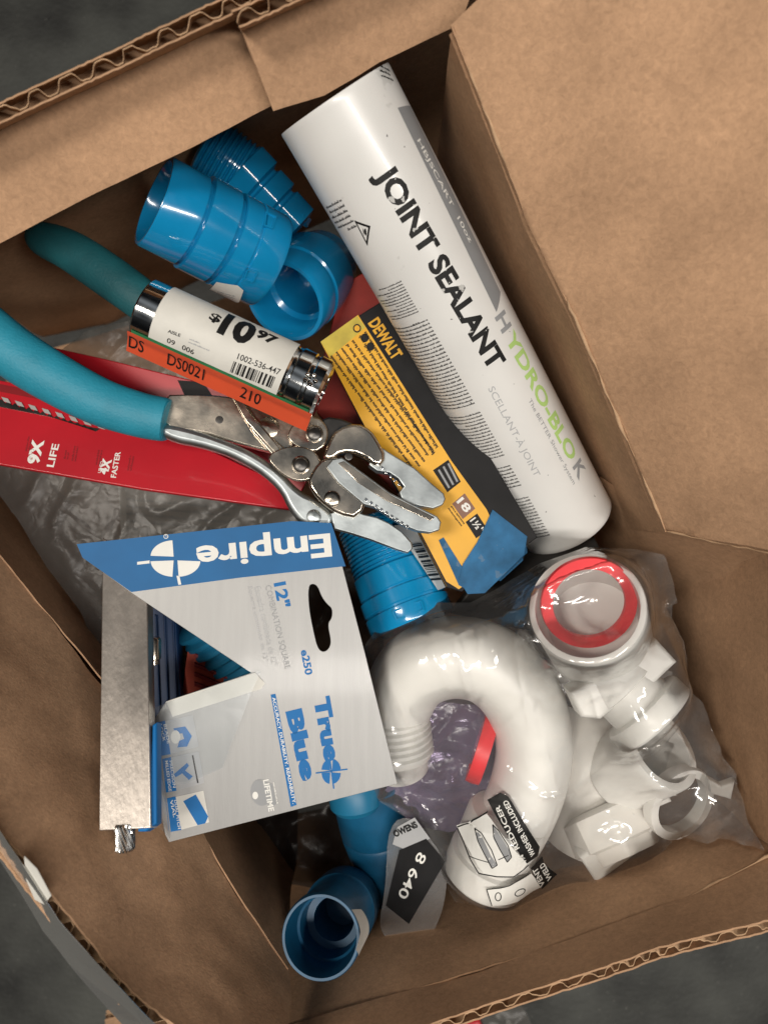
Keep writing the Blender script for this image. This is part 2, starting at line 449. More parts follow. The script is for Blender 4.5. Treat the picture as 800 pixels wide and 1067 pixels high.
def sweep_m(pts, radii, flat=1.0, seg=28, caps=True, flatdir=Vector((0, 0, 1))):
    pts = [Vector(p) for p in pts]; vs = []; fs = []; n = len(pts)
    for i, p in enumerate(pts):
        t = (pts[min(i+1, n-1)]-pts[max(i-1, 0)]).normalized()
        e2 = (flatdir-t*flatdir.dot(t)).normalized(); e1 = t.cross(e2)
        r = radii[i]; rf = r*flat
        for k in range(seg):
            a = 2*math.pi*k/seg; vs.append(p+e1*(math.cos(a)*r)+e2*(math.sin(a)*rf))
    for i in range(n-1):
        for k in range(seg):
            fs.append([i*seg+k, i*seg+(k+1) % seg, (i+1)*seg+(k+1) % seg, (i+1)*seg+k])
    if caps: fs.append(list(range(seg))[::-1]); fs.append([(n-1)*seg+k for k in range(seg)])
    return vs, fs
def smooth_path(pts, n=8):
    """catmull-rom through (vector, radius)"""
    out = []
    for i in range(len(pts)-1):
        p = [pts[max(i-1, 0)], pts[i], pts[i+1], pts[min(i+2, len(pts)-1)]]
        for k in range(n):
            t = k/n
            c = [-.5*t**3+t*t-.5*t, 1.5*t**3-2.5*t*t+1, -1.5*t**3+2*t*t+.5*t, .5*t**3-.5*t*t]
            out.append((sum((p[j][0]*c[j] for j in range(4)), Vector((0, 0, 0))), sum(p[j][1]*c[j] for j in range(4))))
    out.append(pts[-1]); return out
def grid_board(top, bot, nu, nv, amp=.4, seed=0, off=Vector((0, 0, 0)), jag=0.0, mid=None):
    def samp(pl, t):
        x = t*(len(pl)-1); i = min(int(x), len(pl)-2); return pl[i].lerp(pl[i+1], x-i)
    g = []
    for j in range(nv+1):
        row = []
        for i in range(nu+1):
            if mid is None: p = samp(top, i/nu).lerp(samp(bot, i/nu), j/nv)
            elif j <= 4: p = samp(top, i/nu).lerp(samp(mid, i/nu), j/4)
            else:
                t = (j-4)/(nv-4); m_ = samp(mid, i/nu); b_ = samp(bot, i/nu); p = m_.lerp(b_, t); p.z += (samp(top, i/nu).z-m_.z)*-.0
            q = p*.028+Vector((seed*7.1, 0, 0)); q2 = p*.11
            nrm = Vector((noise.noise(q), noise.noise(q+Vector((5, 5, 5))), noise.noise(q+Vector((9, 1, 3)))))*amp*2.0
            nrm += Vector((noise.noise(q2), noise.noise(q2+Vector((5, 5, 5))), 0))*amp*.35
            e = Vector((0, 0, 0))
            if j == 0 and jag: e.z = (noise.noise(p*.9)+.4*noise.noise(p*2.7))*jag
            row.append(p+nrm+off+e)
        g.append(row)
    return g
def slab(g, th):
    nv = len(g); nu = len(g[0]); v = [p for r in g for p in r]+[p+th for r in g for p in r]; o = nv*nu; f = []
    for j in range(nv-1):
        for i in range(nu-1):
            a = j*nu+i; f.append([a, a+1, a+nu+1, a+nu]); f.append([a+o, a+nu+o, a+nu+1+o, a+1+o])
    ring = [i for i in range(nu)]+[j*nu+nu-1 for j in range(1, nv)]+[(nv-1)*nu+i for i in range(nu-2, -1, -1)]+[j*nu for j in range(nv-2, 0, -1)]
    for k in range(len(ring)):
        a, b = ring[k], ring[(k+1) % len(ring)]; f.append([a, a+o, b+o, b])
    return v, f
def board(name, top, bot, out, parent, nu=60, nv=24, amp=.5, seed=0, pitch=9.0, flute=True, jag=.5, label=None, mid=None):
    """corrugated sheet: two liners and, along the top edge, the fluted layer between them; out = thickness vector"""
    T = out.length; n = out/T; lt = .55
    gi = grid_board(top, bot, nu, nv, amp, seed, jag=jag, mid=mid)
    go = [[p+n*(T-lt) for p in r] for r in gi]
    a = slab(gi, n*lt); b = slab(go, n*lt)
    o = mk(name, *join(a, b), M['board'], parent, smooth=50)
    if label: o['label'] = label
    if flute:
        # fluted medium following the edge
        edge = [p for p in gi[0]]; nxt = [gi[min(2, nv)][i] for i in range(nu+1)]
        L = sum((edge[i+1]-edge[i]).length for i in range(nu)); N = int(L/pitch*14)
        vs = []; fs = []; s = 0
        rows = 4
        for k in range(N+1):
            x = k/N*nu; i = min(int(x), nu-1); t = x-i
            p = edge[i].lerp(edge[i+1], t); q = nxt[i].lerp(nxt[i+1], t); dn = (q-p).normalized()
            ph = 2*math.pi*(k/N*L)/pitch+1.3*noise.noise(p*.10)+.5*noise.noise(p*.5)
            wv = math.sin(ph)+.18*math.sin(3*ph); wv = max(-1, min(1, wv*.95))
            tt = lt*1.0+(T-2.4*lt)*(.5+.5*wv)
            dz = noise.noise(p*.8)*.5
            for r in range(rows+1):
                c = p+n*tt+dn*(.4+dz+r*7.0/rows)
                crush = 1.0 if r else .75+.25*noise.noise(p*.5)
                vs.append(c); vs.append(c+n*.35+(edge[i+1]-edge[i]).normalized()*.0)
        w2 = (rows+1)*2
        for k in range(N):
            for r in range(rows):
                a0 = k*w2+r*2; b0 = (k+1)*w2+r*2
                fs.append([a0, b0, b0+2, a0+2]); fs.append([a0+1, a0+3, b0+3, b0+1])
            fs.append([k*w2, k*w2+1, (k+1)*w2+1, (k+1)*w2])
        mk('fluting', vs, fs, M['board_edge'], o, smooth=60)
    return o

# ------------------------------------------------------------------ the floor
fz = -H/K
g = []
mk('floor', [(-3000, -3000, fz), (3000, -3000, fz), (3000, 3000, fz), (-3000, 3000, fz)], [[0, 1, 2, 3]], M['concrete'], None, smooth=0)['kind'] = 'structure'

# ------------------------------------------------------------------ the box
box = thing('cardboard_box', 'open brown corrugated cardboard box holding pipe fittings and tools on dark floor', 'box', P(400, 533, 445))
FL = 440
def PL(*a): return [P(*x) for x in a]
# upper left wall, upper strip with the fluted edge towards the camera
nout = Vector((-.43, .90, 0)).normalized()*5.2
board('wall_flap', PL((-130, 190, 200), (0, 129, 200), (105, 79, 200), (210, 30, 200), (300, -12, 200)),
      PL((-130, 318, 224), (0, 252, 224), (95, 205, 224), (200, 153, 224), (281, 110, 224)), nout, box, nu=90, nv=16, amp=.35, seed=1, pitch=9.8,
      mid=PL((-126, 196, 211), (2, 135, 211), (107, 85, 211), (212, 36, 211), (302, -6, 211)))
board('wall_flap', PL((250, 28, 194), (330, -8, 194), (400, -42, 194), (520, -100, 194)),
      PL((285, 117, 218), (338, 100, 218), (395, 64, 218), (480, 24, 218)), nout*.95, box, nu=60, nv=16, mid=PL((252, 33, 205), (332, -2, 205), (402, -36, 205), (522, -94, 205)), amp=.35, seed=2, pitch=9.8, label='torn cardboard strip overlapping the long one')
board('wall', [p+Vector((-3.5, 8.5, -18)) for p in PL((-200, 224, 200), (0, 129, 200), (210, 30, 200), (330, -25, 200), (560, -60, 200))],
      [p+Vector((-9, 26, 0)) for p in PL((60, 400, FL), (130, 385, FL), (250, 325, FL), (330, 290, FL), (500, 215, FL))], nout, box, nu=50, nv=20, amp=.8, seed=3, flute=False)
# right wall and its flap folded outwards
cre = PL((470, 28, 205), (500, 101, 212), (550, 230, 224), (595, 323, 232), (694, 554, 255))
eout = Vector((.88, .47, 0)).normalized()*4.5
board('wall', cre, PL((448, 240, FL), (458, 270, FL), (495, 350, FL), (525, 400, FL), (590, 545, FL)), eout, box, nu=60, nv=24, amp=.5, seed=4, flute=False)
board('folded_flap', cre, PL((640, -150, 190), (900, -60, 180), (920, 180, 182), (920, 330, 188), (920, 596, 200)), Vector((0, 0, -4.5)), box, nu=80, nv=60, amp=.32, seed=5, flute=False)
board('wall', PL((625, 498, 300), (700, 548, 262), (860, 560, 222), (860, 740, 225), (812, 888, 245)),
      PL((580, 540, FL), (590, 590, FL), (600, 640, FL), (615, 700, FL), (632, 741, FL)), Vector((3, 0, -3.5)), box, nu=60, nv=30, amp=.6, seed=6, flute=False)
# near wall (bottom of the picture) and its short upright flap
sc_ = PL((830, 882, 245), (797, 894, 247), (710, 938, 250), (624, 968, 250), (500, 1012, 250), (310, 1066, 250), (200, 1096, 250))
sout = Vector((.25, -.95, 0)).normalized()*4.6
board('wall', sc_, PL((640, 740, FL), (628, 745, FL), (575, 765, FL), (520, 780, FL), (450, 805, FL), (350, 840, FL), (300, 850, FL)), sout, box, nu=60, nv=24, amp=.5, seed=7, flute=False)
board('wall_flap', PL((870, 936, 224), (800, 957, 226), (687, 987, 228), (624, 1009, 230), (500, 1049, 230), (400, 1083, 230), (200, 1140, 230)), sc_,
      Vector((.22, -.95, 0)).normalized()*3.6, box, nu=110, nv=8, amp=.3, seed=8, pitch=8.2)
# left wall
wout = Vector((-.75, -.66, 0)).normalized()*5.2
wd = (280, 278, 276, 275, 274, 272, 268, 262)
wc = [P(x, y, d) for (x, y), d in zip(((-200, 330), (-90, 470), (0, 578), (60, 650), (110, 715), (170, 800), (230, 900), (300, 1010)), wd)]
board('wall_flap', PL((-230, 480, 210), (-150, 640, 210), (-60, 785, 210), (0, 862, 210), (49, 930, 210), (109, 1005, 210), (173, 1066, 210), (290, 1150, 210)),
      wc, wout, box, nu=110, nv=26, amp=1.3, seed=9, pitch=8.6)
board('wall', wc, [p+Vector((-16, -10, -(440-d))) for p, d in zip(wc, wd)], wout, box, nu=60, nv=16, amp=.9, seed=19, flute=False)
board('floor_panel', PL((0, 380, FL), (500, 230, FL)), PL((180, 860, FL), (700, 780, FL)), Vector((0, 0, -4)), box, nu=20, nv=20, flute=False)
# scuffed, paler paper along the folds
def worn(pts, rad, seed):
    rnd = random.Random(seed); q = []
    for a, b in zip(pts[:-1], pts[1:]):
        n = max(3, int((b-a).length/3))
        for i in range(n): q.append(a.lerp(b, i/n)+Vector((rnd.uniform(-.25, .25), rnd.uniform(-.25, .25), .15)))
    rr = [rad*max(.12, .6+1.2*noise.noise(p*.12)) for p in q]; rr[0] = rr[-1] = .05
    v, f = sweep_m(q, rr, seg=8); mk('worn_fold', v, f, M['board_edge'], box, smooth=60)
worn([cre[0].lerp(cre[1], .5), cre[1], cre[2]], .55, 1)
worn([cre[3].lerp(cre[4], -.05), cre[3].lerp(cre[4], .5), cre[4]], .7, 2)
worn([P(694, 554, 253), P(760, 568, 236), P(840, 583, 214)], .35, 5)
worn([sc_[0]+Vector((0, .4, .4)), sc_[1]+Vector((0, .4, .4)), sc_[2]+Vector((0, .4, .4))], .6, 3)
# packing tape over the left rim
tp = thing('packing_tape', 'clear tape with a white paper patch over the lower left box rim', 'tape', P(40, 910, 205))
tg = grid_board(PL((-20, 838, 206), (22, 898, 206), (60, 958, 206), (98, 1002, 206), (165, 1070, 206)),
                PL((-30, 850, 214), (8, 912, 214), (42, 972, 214), (84, 1022, 214), (150, 1090, 214)), 30, 6, .6, 4)
mk('film', *slab(tg, Vector((0, 0, -.15))), M['cleartape'], tp)
pp = Plane(P(25, 890, 205), P(55, 935, 205), P(30, 930, 209))
plate('paper_patch', pp, [(25, 893), (38, 906), (53, 934), (46, 943), (36, 938), (27, 917)], .3, M['paper'], tp, bev=.05)

# ------------------------------------------------------------------ joint sealant cartridge
TA, TB = P(348, 103, 234), P(589, 545, 303)
RT = 19.2
tube = thing('sealant_tube', 'white joint sealant cartridge with black lettering leaning along the right wall', 'sealant tube', (TA+TB)/2)
prof = [(.0, RT-.8), (.0, RT-.1), (.004, RT+.05), (.012, RT), (.984, RT), (.992, RT+.05), (.998, RT-.5), (1.0, RT-1.6), (.996, RT-3), (.985, 7), (.985, .01)]
lathe('barrel', TA, TB, [(.004, RT-.8), (.03, RT-.8), (.03, .01)][::-1]+prof, M['tube'], tube, seg=128)
tax = (TB-TA).normalized()
lathe('nozzle', TB-tax*3, TB+tax*30, [(0, 6.5), (.15, 6.4), (.16, 5.2), (1, 2.4), (1, .01)], M['milky'], tube, seg=40)
TS = Cyl(TA, TB, RT, RT)
bigs = dict(step=1.6)
text_on(TS, 'JOINT SEALANT', (383, 186), (505, 391), 9.0, M['worn_ink'], tube, bold=.042, step=1.5, off=.10)
o = poly_on(TS, [TS.to2(414, 112), TS.to2(427, 110), TS.to2(521, 304), TS.to2(517, 325)], M['band_grey'], tube, step=1.5, q=True, off=.08, name='grey_band')
text_on(TS, 'HBJSCART  10oz', (433, 147), (488, 254), 2.8, M['white_ink'], o, bold=.01, step=1.5, off=.14)
q = TS.to2(516, 318)
text_on(TS, 'H', (515, 331), (523, 348), 6.0, M['grey_ink'], tube, bold=.03, step=1.2, off=.1)
text_on(TS, 'YDRO-BLO', (525, 352), (593, 482), 6.0, M['green_ink'], tube, bold=.03, step=1.2, off=.1)
text_on(TS, 'K', (596, 487), (603, 501), 6.0, M['grey_ink'], tube, bold=.03, step=1.2, off=.1)
text_on(TS, 'SCELLANT-À JOINT', (506, 406), (555, 498), 3.6, M['lgrey_ink'], tube, bold=.0, step=1.6, off=.1)
text_on(TS, 'The BETTER Shower System', (549, 418), (596, 506), 1.9, M['grey_ink'], tube, bold=.0, step=1.6, off=.1)
# small print down the left side, lines across the tube
def tubeprint(x0, x1, a0, a1, n, seed):
    class S:  # thin wrapper so that fineprint gets 2D mm coordinates
        to2 = staticmethod(lambda x, y: Vector((x, y))); pt = staticmethod(lambda q, off=0: TS.pt(q, off))
    fineprint(S, (x0, a0), (x0, a1), (x1, a0), n, M['dark_ink'], tube, off=.09, seed=seed, hfrac=.5)
L = TS.L
tubeprint(.14*L, .20*L, -13.5, -24, 6, 9)
tubeprint(.315*L, .385*L, -9.0, -24, 12, 1)
tubeprint(.40*L, .60*L, -7.6, -27, 25, 2)
tubeprint(.615*L, .73*L, -7.4, -27, 15, 3)
tubeprint(.75*L, .81*L, -7.4, -25, 7, 4)
tubeprint(.835*L, .95*L, -7.2, -25, 14, 5)
tri = [TS.to2(369, 229), TS.to2(386, 235), TS.to2(383, 256)]
v, f = poly_m(TS, tri, .1, 1.5, q=True); c = sum(tri, Vector((0, 0)))/3
v2, f2 = poly_m(TS, [c+(t-c)*.68 for t in tri], .13, 1.5, q=True)
mk('warning_triangle', v, f, M['black_ink'], tube, smooth=0); mk('warning_triangle', v2, f2, M['tube'], tube, smooth=0)
text_on(TS, '!', (378, 237), (379, 245), 1.2, M['black_ink'], tube, off=.16)
fineprint(TS, (393, 66), (405, 72), (398, 82), 3, M['black_ink'], tube, seed=8)
# torn film at the cartridge's back end
tf = grid_board(PL((402, 72, 225), (418, 62, 220), (424, 52, 216)), PL((408, 82, 228), (420, 70, 226), (427, 58, 222)), 10, 8, 1.2, 3)

# ------------------------------------------------------------------ yellow and black screw box with blue tape
YP = Plane(P(345, 345, 280), P(470, 610, 272), P(530, 500, 272))
yb = thing('screw_box', 'narrow yellow and black cardboard box of nails with blue tape on its lower end', 'box', YP.w(430, 470, -30))
plate('carton', YP, [(333, 355), (384, 322), (410, 306), (560, 560), (481, 617), (464, 612)], 26, M['black'], yb, bev=.35)
yf = poly_on(YP, [(334, 356), (373, 328), (470, 480), (507, 531), (520, 560), (496, 600), (478, 614), (465, 606)], M['yellow'], yb, off=.08, name='front_panel')
poly_on(YP, [(334, 356), (372, 329), (381, 341), (344, 372)], M['yellow_pale'], yb, off=.12, name='worn_corner')
text_on(YP, 'DEWALT', (383, 337), (409, 376), 4.6, M['yellow'], yb, bold=.035, off=.12)
fineprint(YP, (343, 372), (430, 492), (371, 352), 5, M['black_ink'], yb, seed=11, hfrac=.5, off=.14, fill=.95)
fineprint(YP, (373, 351), (451, 476), (384, 343), 2, M['black_ink'], yb, seed=12, hfrac=.5, off=.14, fill=.95)
for c_ in ((372, 342), (380, 352), (386, 361)):
    v, f = poly_m(YP, ell(c_[0], c_[1], 4.2, 4.6, n=16), .14); v2, f2 = poly_m(YP, ell(c_[0], c_[1], 2.9, 3.1, n=16), .18)
    mk('symbol', v, f, M['black_ink'], yb, smooth=0); mk('symbol', v2, f2, M['yellow'] if c_[0] < 380 else M['black_ink'], yb, smooth=0)
w_ = poly_on(YP, [(451, 490), (467, 479), (480, 502), (466, 513)], M['black'], yb, off=.14, name='window_print')
for i in range(3):
    a0 = (456+i*5, 490-i*3.3); b0 = (467+i*4.3, 509-i*3.2)
    poly_on(YP, [a0, (a0[0]+1.8, a0[1]-1.2), (b0[0]+1.8, b0[1]-1.2), b0], M['grey_ink'], w_, off=.18, name='nail_print')
br = poly_on(YP, [(471, 525), (484, 514), (495, 530), (482, 541)], M['brown_ink'], yb, off=.14, name='size_patch')
text_on(YP, '18', (475, 523), (485, 535), 3.0, M['white_ink'], br, bold=.03, off=.18)
bk = poly_on(YP, [(485, 544), (497, 535), (508, 552), (496, 561)], M['black'], yb, off=.14, name='size_patch')
text_on(YP, '1½"', (489, 543), (499, 556), 2.6, M['white_ink'], bk, bold=.02, off=.18)
fineprint(YP, (466, 530), (480, 549), (472, 526), 2, M['black_ink'], yb, seed=13, off=.14)
# side face with barcode, left lower edge
SP = Plane(YP.w(437, 562, 0), YP.w(464, 612, 0), YP.w(437, 562, -10)+Vector((-3, -1, 0)))
SBP = [YP.w(432, 545, -.2), YP.w(466, 611, -.2)]
sd = [SBP[0], SBP[1], SBP[1]+Vector((-2.5, -2.2, -9)), SBP[0]+Vector((-7, -1, -11))]
sp_ = Plane(sd[0], sd[1], sd[3])
mk('side_panel', *slab([[sd[0], sd[1]], [sd[3], sd[2]]], sp_.n*.25), M['paper'], yb)
mk('side_edge', *slab([[sd[0]+sp_.n*.3, sd[1]+sp_.n*.3], [sd[0].lerp(sd[3], .06)+sp_.n*.3, sd[1].lerp(sd[2], .06)+sp_.n*.3]], sp_.n*.1), M['yellow'], yb)
def pj(v): return (400+v.x/-v.z*F, 533.5-v.y/-v.z*F)
a_, b_, c_ = [pj(x) for x in (sd[0].lerp(sd[3], .12).lerp(sd[1].lerp(sd[2], .12), .3), sd[0].lerp(sd[3], .12).lerp(sd[1].lerp(sd[2], .12), .92), sd[0].lerp(sd[3], .7).lerp(sd[1].lerp(sd[2], .7), .3))]
barcode(sp_, a_, b_, c_, 14, M['black_ink'], yb, off=.5)
# tape
tpb = thing('painter_tape', 'torn blue painter tape wrapped round the lower end of the yellow box', 'tape', YP.w(515, 590, 0))
plate('tape_wrap', YP, [(513, 531), (549, 559), (546, 578), (505, 618), (487, 619), (478, 604), (482, 588), (497, 565)], .5, M['tape'], tpb, off=.7, bev=.1)
plate('tape_wrap', YP, [(457, 563), (462, 560), (486, 598), (492, 617), (478, 610)], .4, M['tape'], tpb, off=.5, bev=.1)
plate('tape_end', YP, [(516, 592), (549, 566), (550, 576), (520, 604), (503, 617)], .5, M['tape'], tpb, off=-2.2, bev=.1)
plate('tape_end', YP, [(510, 602), (545, 578), (546, 584), (522, 606)], 18, M['tape'], tpb, off=-3.2, bev=.1)

# ------------------------------------------------------------------ blue fittings
def coupling_prof(r, rings, inner=.84, flare=1.0, depth=.9):
    p = [(depth, r*inner*.6), (depth, r*inner), (.02, r*inner), (0, r*inner+.4), (0, r*1.0-.2), (.01, r)]
    for t0, t1, h in rings: p += [(t0, r), (t0+.002, r+h), (t1, r+h), (t1+.002, r)] if h > 0 else [(t0, r), (t0+.012, r+h), (t1-.012, r+h), (t1, r)]
    return p
A, B = P(158, 209, 246), P(276, 268, 276)
A = P(160, 209, 250); B = P(279, 272, 273)
c1 = thing('pipe_coupling', 'glossy blue ribbed pipe coupling lying highest in the upper left corner with white sticker', 'pipe fitting', B, 'blue pipe fittings')
r0 = 15.2
pr = [(.92, .01), (.92, 10), (.6, 10), (.58, 13.2), (.03, 13.4), (0, 13.8), (0, 14.8), (.015, r0), (.30, r0+.2), (.305, r0-1.0), (.33, r0-1.0), (.335, r0+1.1), (.56, r0+1.3), (.565, r0-.3), (.605, r0-.3), (.61, r0+1.3),
      (.745, r0+1.4), (.75, r0+1.0), (.77, r0+1.0), (.775, r0+1.6), (.97, r0+1.8), (1.0, r0+1.3), (1.0, 9), (.98, .01)]
lathe('body', A, B, pr, M['blue'], c1, seg=120)
CS = Cyl(A, B, r0+1.2, r0+1.8)
st = thing('sticker', 'small white barcode sticker on the lower side of the upper blue coupling', 'sticker', CS.pt(CS.to2(236, 302)))
bpy.data.objects.remove(st)
s2 = [CS.to2(*p) for p in ((222, 296), (226, 291), (248, 295), (254, 300), (250, 312), (244, 317), (216, 306))]
sk = poly_on(CS, s2, M['paper'], c1, off=1.0, step=1.2, q=True, name='sticker')
fineprint(CS, (228, 300), (246, 305), (226, 305), 3, M['grey_ink'], sk, off=1.1, seed=21)
def framequad(surf, pts, wd, off, m, parent, name, h=.5):
    v, f = [], []
    for i in range(len(pts)):
        a, b = surf.to2(*pts[i]), surf.to2(*pts[(i+1) % len(pts)])
        n = Vector((-(b-a).y, (b-a).x)).normalized()*wd/2
        c = [a-n, b-n, b+n, a+n]
        top = [surf.pt(x, off+h) for x in c]; bo = [surf.pt(x, off-.6) for x in c]
        k = len(v); v += top+bo
        f += [[k, k+1, k+2, k+3], [k, k+4, k+5, k+1], [k+1, k+5, k+6, k+2], [k+2, k+6, k+7, k+3], [k+3, k+7, k+4, k]]
    return mk(name, v, f, m, parent, smooth=0)
framequad(CS, [(277, 221), (287, 226), (283, 238), (275, 235)], .5, 0, M['blue'], c1, 'moulded_clip')
framequad(CS, [(258, 280), (268, 283), (263, 293), (254, 290)], .5, 0, M['blue'], c1, 'moulded_clip')

A, B = P(216, 152, 284), P(302, 216, 296)
c2 = thing('threaded_fitting', 'blue fitting with a threaded neck and hex nuts behind the big coupling', 'pipe fitting', B, 'blue pipe fittings')
pr = [(-.05, .01), (-.05, 9)]
for i in range(9):
    t = -.03+i*.055; pr += [(t, 10.6), (t+.018, 11.6), (t+.036, 11.6), (t+.05, 10.6)]
lathe('threaded_neck', A, B, pr+[(.5, 9), (.52, .01)], M['blue'], c2, seg=80)
hexl = lambda t, th, r: r*(1-.10*abs(math.sin(3*th))**1.0)
B2 = P(312, 240, 298); A2 = P(250, 176, 288)
lathe('nut', A2, B2, [(.0, .01), (.0, 10.5), (.03, 12.3), (.27, 12.3), (.30, 9.6), (.33, 9.6), (.36, 11.3), (.58, 11.3), (.61, 8.8), (.64, 8.8), (.67, 10.2), (.95, 10.0), (.98, 7), (1, .01)], M['blue'], c2, seg=72,
      lobes=lambda t, th, r: r*(1-.08*abs(math.sin(3*th))))
vs = []; fs = []
# small lugs on the end
LA = Plane(P(300, 200, 290), P(320, 240, 290), P(300, 240, 292))
plate('lug', LA, [(290, 190), (303, 200), (299, 208), (318, 224), (313, 233), (298, 226), (286, 206)], 8, M['blue'], c2, off=1)

A, B = P(298, 306, 281), P(338, 268, 300)
c3 = thing('pipe_ring', 'short blue pipe fitting with a wide dark opening below the big coupling', 'pipe fitting', B, 'blue pipe fittings')
A, B = P(296, 314, 283), P(330, 283, 303)
lathe('body', A, B, [(1.1, .01), (1.1, 10.5), (.5, 11.5), (.45, 13.2), (0.05, 13.6), (0, 14.2), (0, 15.6), (.04, 16.2), (.34, 16.3), (.36, 15.8), (.40, 15.8), (.42, 16.6), (.9, 16.8), (1.0, 15.8), (1.25, 14), (1.3, .01)], M['blue'], c3, seg=110)
C3 = Cyl(A, B, 16.3, 16.8)

A, B = P(391, 552, 300), P(430, 650, 290)
c4 = thing('threaded_coupling', 'bright blue coupling with fine threads under the plier jaws', 'pipe fitting', B, 'blue pipe fittings')
r4 = 15.0
pr = [(-.1, .01), (-.1, r4-3)]
for i in range(12):
    t = -.08+i*.042; rr = r4-1.2+.06*i; pr += [(t, rr-.5), (t+.012, rr+.3), (t+.026, rr+.3), (t+.038, rr-.5)]
pr += [(.43, r4), (.44, r4+.4), (.64, r4+.6), (.65, r4+.1), (.67, r4+.1), (.675, r4+1.2), (.80, r4+1.3), (.81, r4+.8), (.83, r4+.8), (.84, r4+1.5), (1.0, r4+1.5), (1.02, r4+1), (1.02, r4-2), (.7, r4-2), (.7, .01)]
lathe('body', A, B, pr, M['blue'], c4, seg=110)
C4 = Cyl(A, B, r4+1.3, r4+1.3)
framequad(C4, [(410, 637), (438, 627), (441, 636), (414, 646)], .7, .2, M['blue'], c4, 'moulded_clip', h=.7)

A, B = P(334, 977, 246), P(362, 938, 300)
c5 = thing('pipe_cup', 'shaded blue pipe socket facing up in the bottom corner of the box', 'pipe fitting', B, 'blue pipe fittings')
lathe('body', A, B, [(.85, .01), (.85, 7.0), (.45, 7.2), (.44, 9.6), (.25, 9.8), (.24, 10.6), (.22, 10.6), (.05, 11.2), (0, 11.7), (0, 12.5), (.02, 12.9), (.12, 12.9), (.13, 12.2), (.6, 12.4), (.62, 13.2), (.9, 13.2), (1.0, 12), (1.0, .01)], M['blue_shade'], c5, seg=96)
C5 = Cyl(A, B, 12.3, 12.4)
o = poly_on(C5, [C5.to2(*p) for p in ((364, 950), (374, 949), (381, 975), (372, 996), (368, 990), (373, 972))], M['paper'], c5, off=.8, step=1.5, q=True, name='sticker')
for (yy) in (28, 60):
    pass
A, B = P(384, 825, 300), P(412, 935, 318)
c6 = thing('pipe_sleeve', 'blue tapered pipe sleeve standing under the silver card near the bag', 'pipe fitting', B, 'blue pipe fittings')
lathe('body', A, B, [(-.1, .01), (-.1, 14), (.1, 14.6), (.3, 14.8), (.32, 14.2), (.34, 14.8), (.7, 13), (1.0, 10), (1.3, 8), (1.3, .01)], M['blue_shade'], c6, seg=72)
A, B = P(368, 815, 290), P(372, 842, 291)
c7 = thing('pipe_collar', 'thin blue collar poking out below the silver card edge', 'pipe fitting', B, 'blue pipe fittings')
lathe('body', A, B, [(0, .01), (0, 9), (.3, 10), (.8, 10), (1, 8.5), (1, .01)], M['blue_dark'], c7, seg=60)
# seen through the card's window
A, B = P(212, 636, 292), P(262, 694, 300)
c8 = thing('ribbed_hose', 'blue ribbed fitting seen through the triangular window of the card', 'pipe fitting', B, 'blue pipe fittings')
pr = [(0, .01), (0, 10)]
for i in range(6):
    t = .05+i*.15; pr += [(t, 13), (t+.05, 14.5), (t+.1, 14.5), (t+.12, 13)]
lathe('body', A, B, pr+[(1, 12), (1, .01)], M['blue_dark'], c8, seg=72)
RG = Plane(P(200, 690, 288), P(260, 690, 288), P(220, 740, 290))
rg = thing('red_grille', 'dark red slotted plastic piece seen through the triangular card window', 'plastic part', RG.w(230, 715))
plate('body', RG, [(196, 672), (262, 712), (290, 760), (205, 770), (190, 720)], 3, M['brownred'], rg)
for i in range(6):
    plate('rib', RG, [(203, 680+i*10), (266, 706+i*10), (266, 709+i*10), (203, 684+i*10)], 1.2, M['darkred'], rg, off=1.0)

# ------------------------------------------------------------------ socket with price label
A, B = P(150, 323, 246), P(337, 408, 250)
sk1 = thing('chrome_socket', 'chrome deep socket with white and orange price label lying across the plier handles', 'socket', B)
rs = 10.6
ks = lambda t, th, r: r
pr = [(.5, .01), (.5, 6.5), (.03, 6.8), (0.0, 8.6), (.0, rs-.9), (.012, rs), (.16, rs), (.80, rs-.1), (.81, rs-.6), (.825, rs-.6), (.835, rs-.1), (.90, rs-.1), (.905, rs-.7), (.92, rs-.7), (.93, rs-.2), (.985, rs-.3), (1, rs-1.2), (1.0, 5), (.9, 4.6), (.9, .01)]
lathe('body', A, B, pr, M['chrome'], sk1, seg=96, lobes=lambda t, th, r: r*(1+.05*math.cos(6*th)) if r < 7 else r)
SS = Cyl(A, B, rs, rs)
def band(surf, x0, x1, a0, a1, off, m, parent, name, n=24, nx=12):
    v = []; f = []
    for j in range(nx+1):
        for i in range(n+1): v.append(surf.pt((x0(i/n)+(x1(i/n)-x0(i/n))*j/nx, a0+(a1-a0)*i/n), off))
    for j in range(nx):
        for i in range(n): a = j*(n+1)+i; f.append([a, a+n+1, a+n+2, a+1])
    return mk(name, v, f, m, parent, smooth=60)
Ls = SS.L
SH = math.pi*rs/2
lb = band(SS, lambda t: .11*Ls+.01*math.sin(t*9), lambda t: .80*Ls, SH*.88, -SH*.45, .25, M['paper'], sk1, 'price_label', nx=24)
band(SS, lambda t: .02*Ls, lambda t: .98*Ls, -SH*.45, -SH*.52, .32, M['dgreen'], sk1, 'green_stripe', n=3)
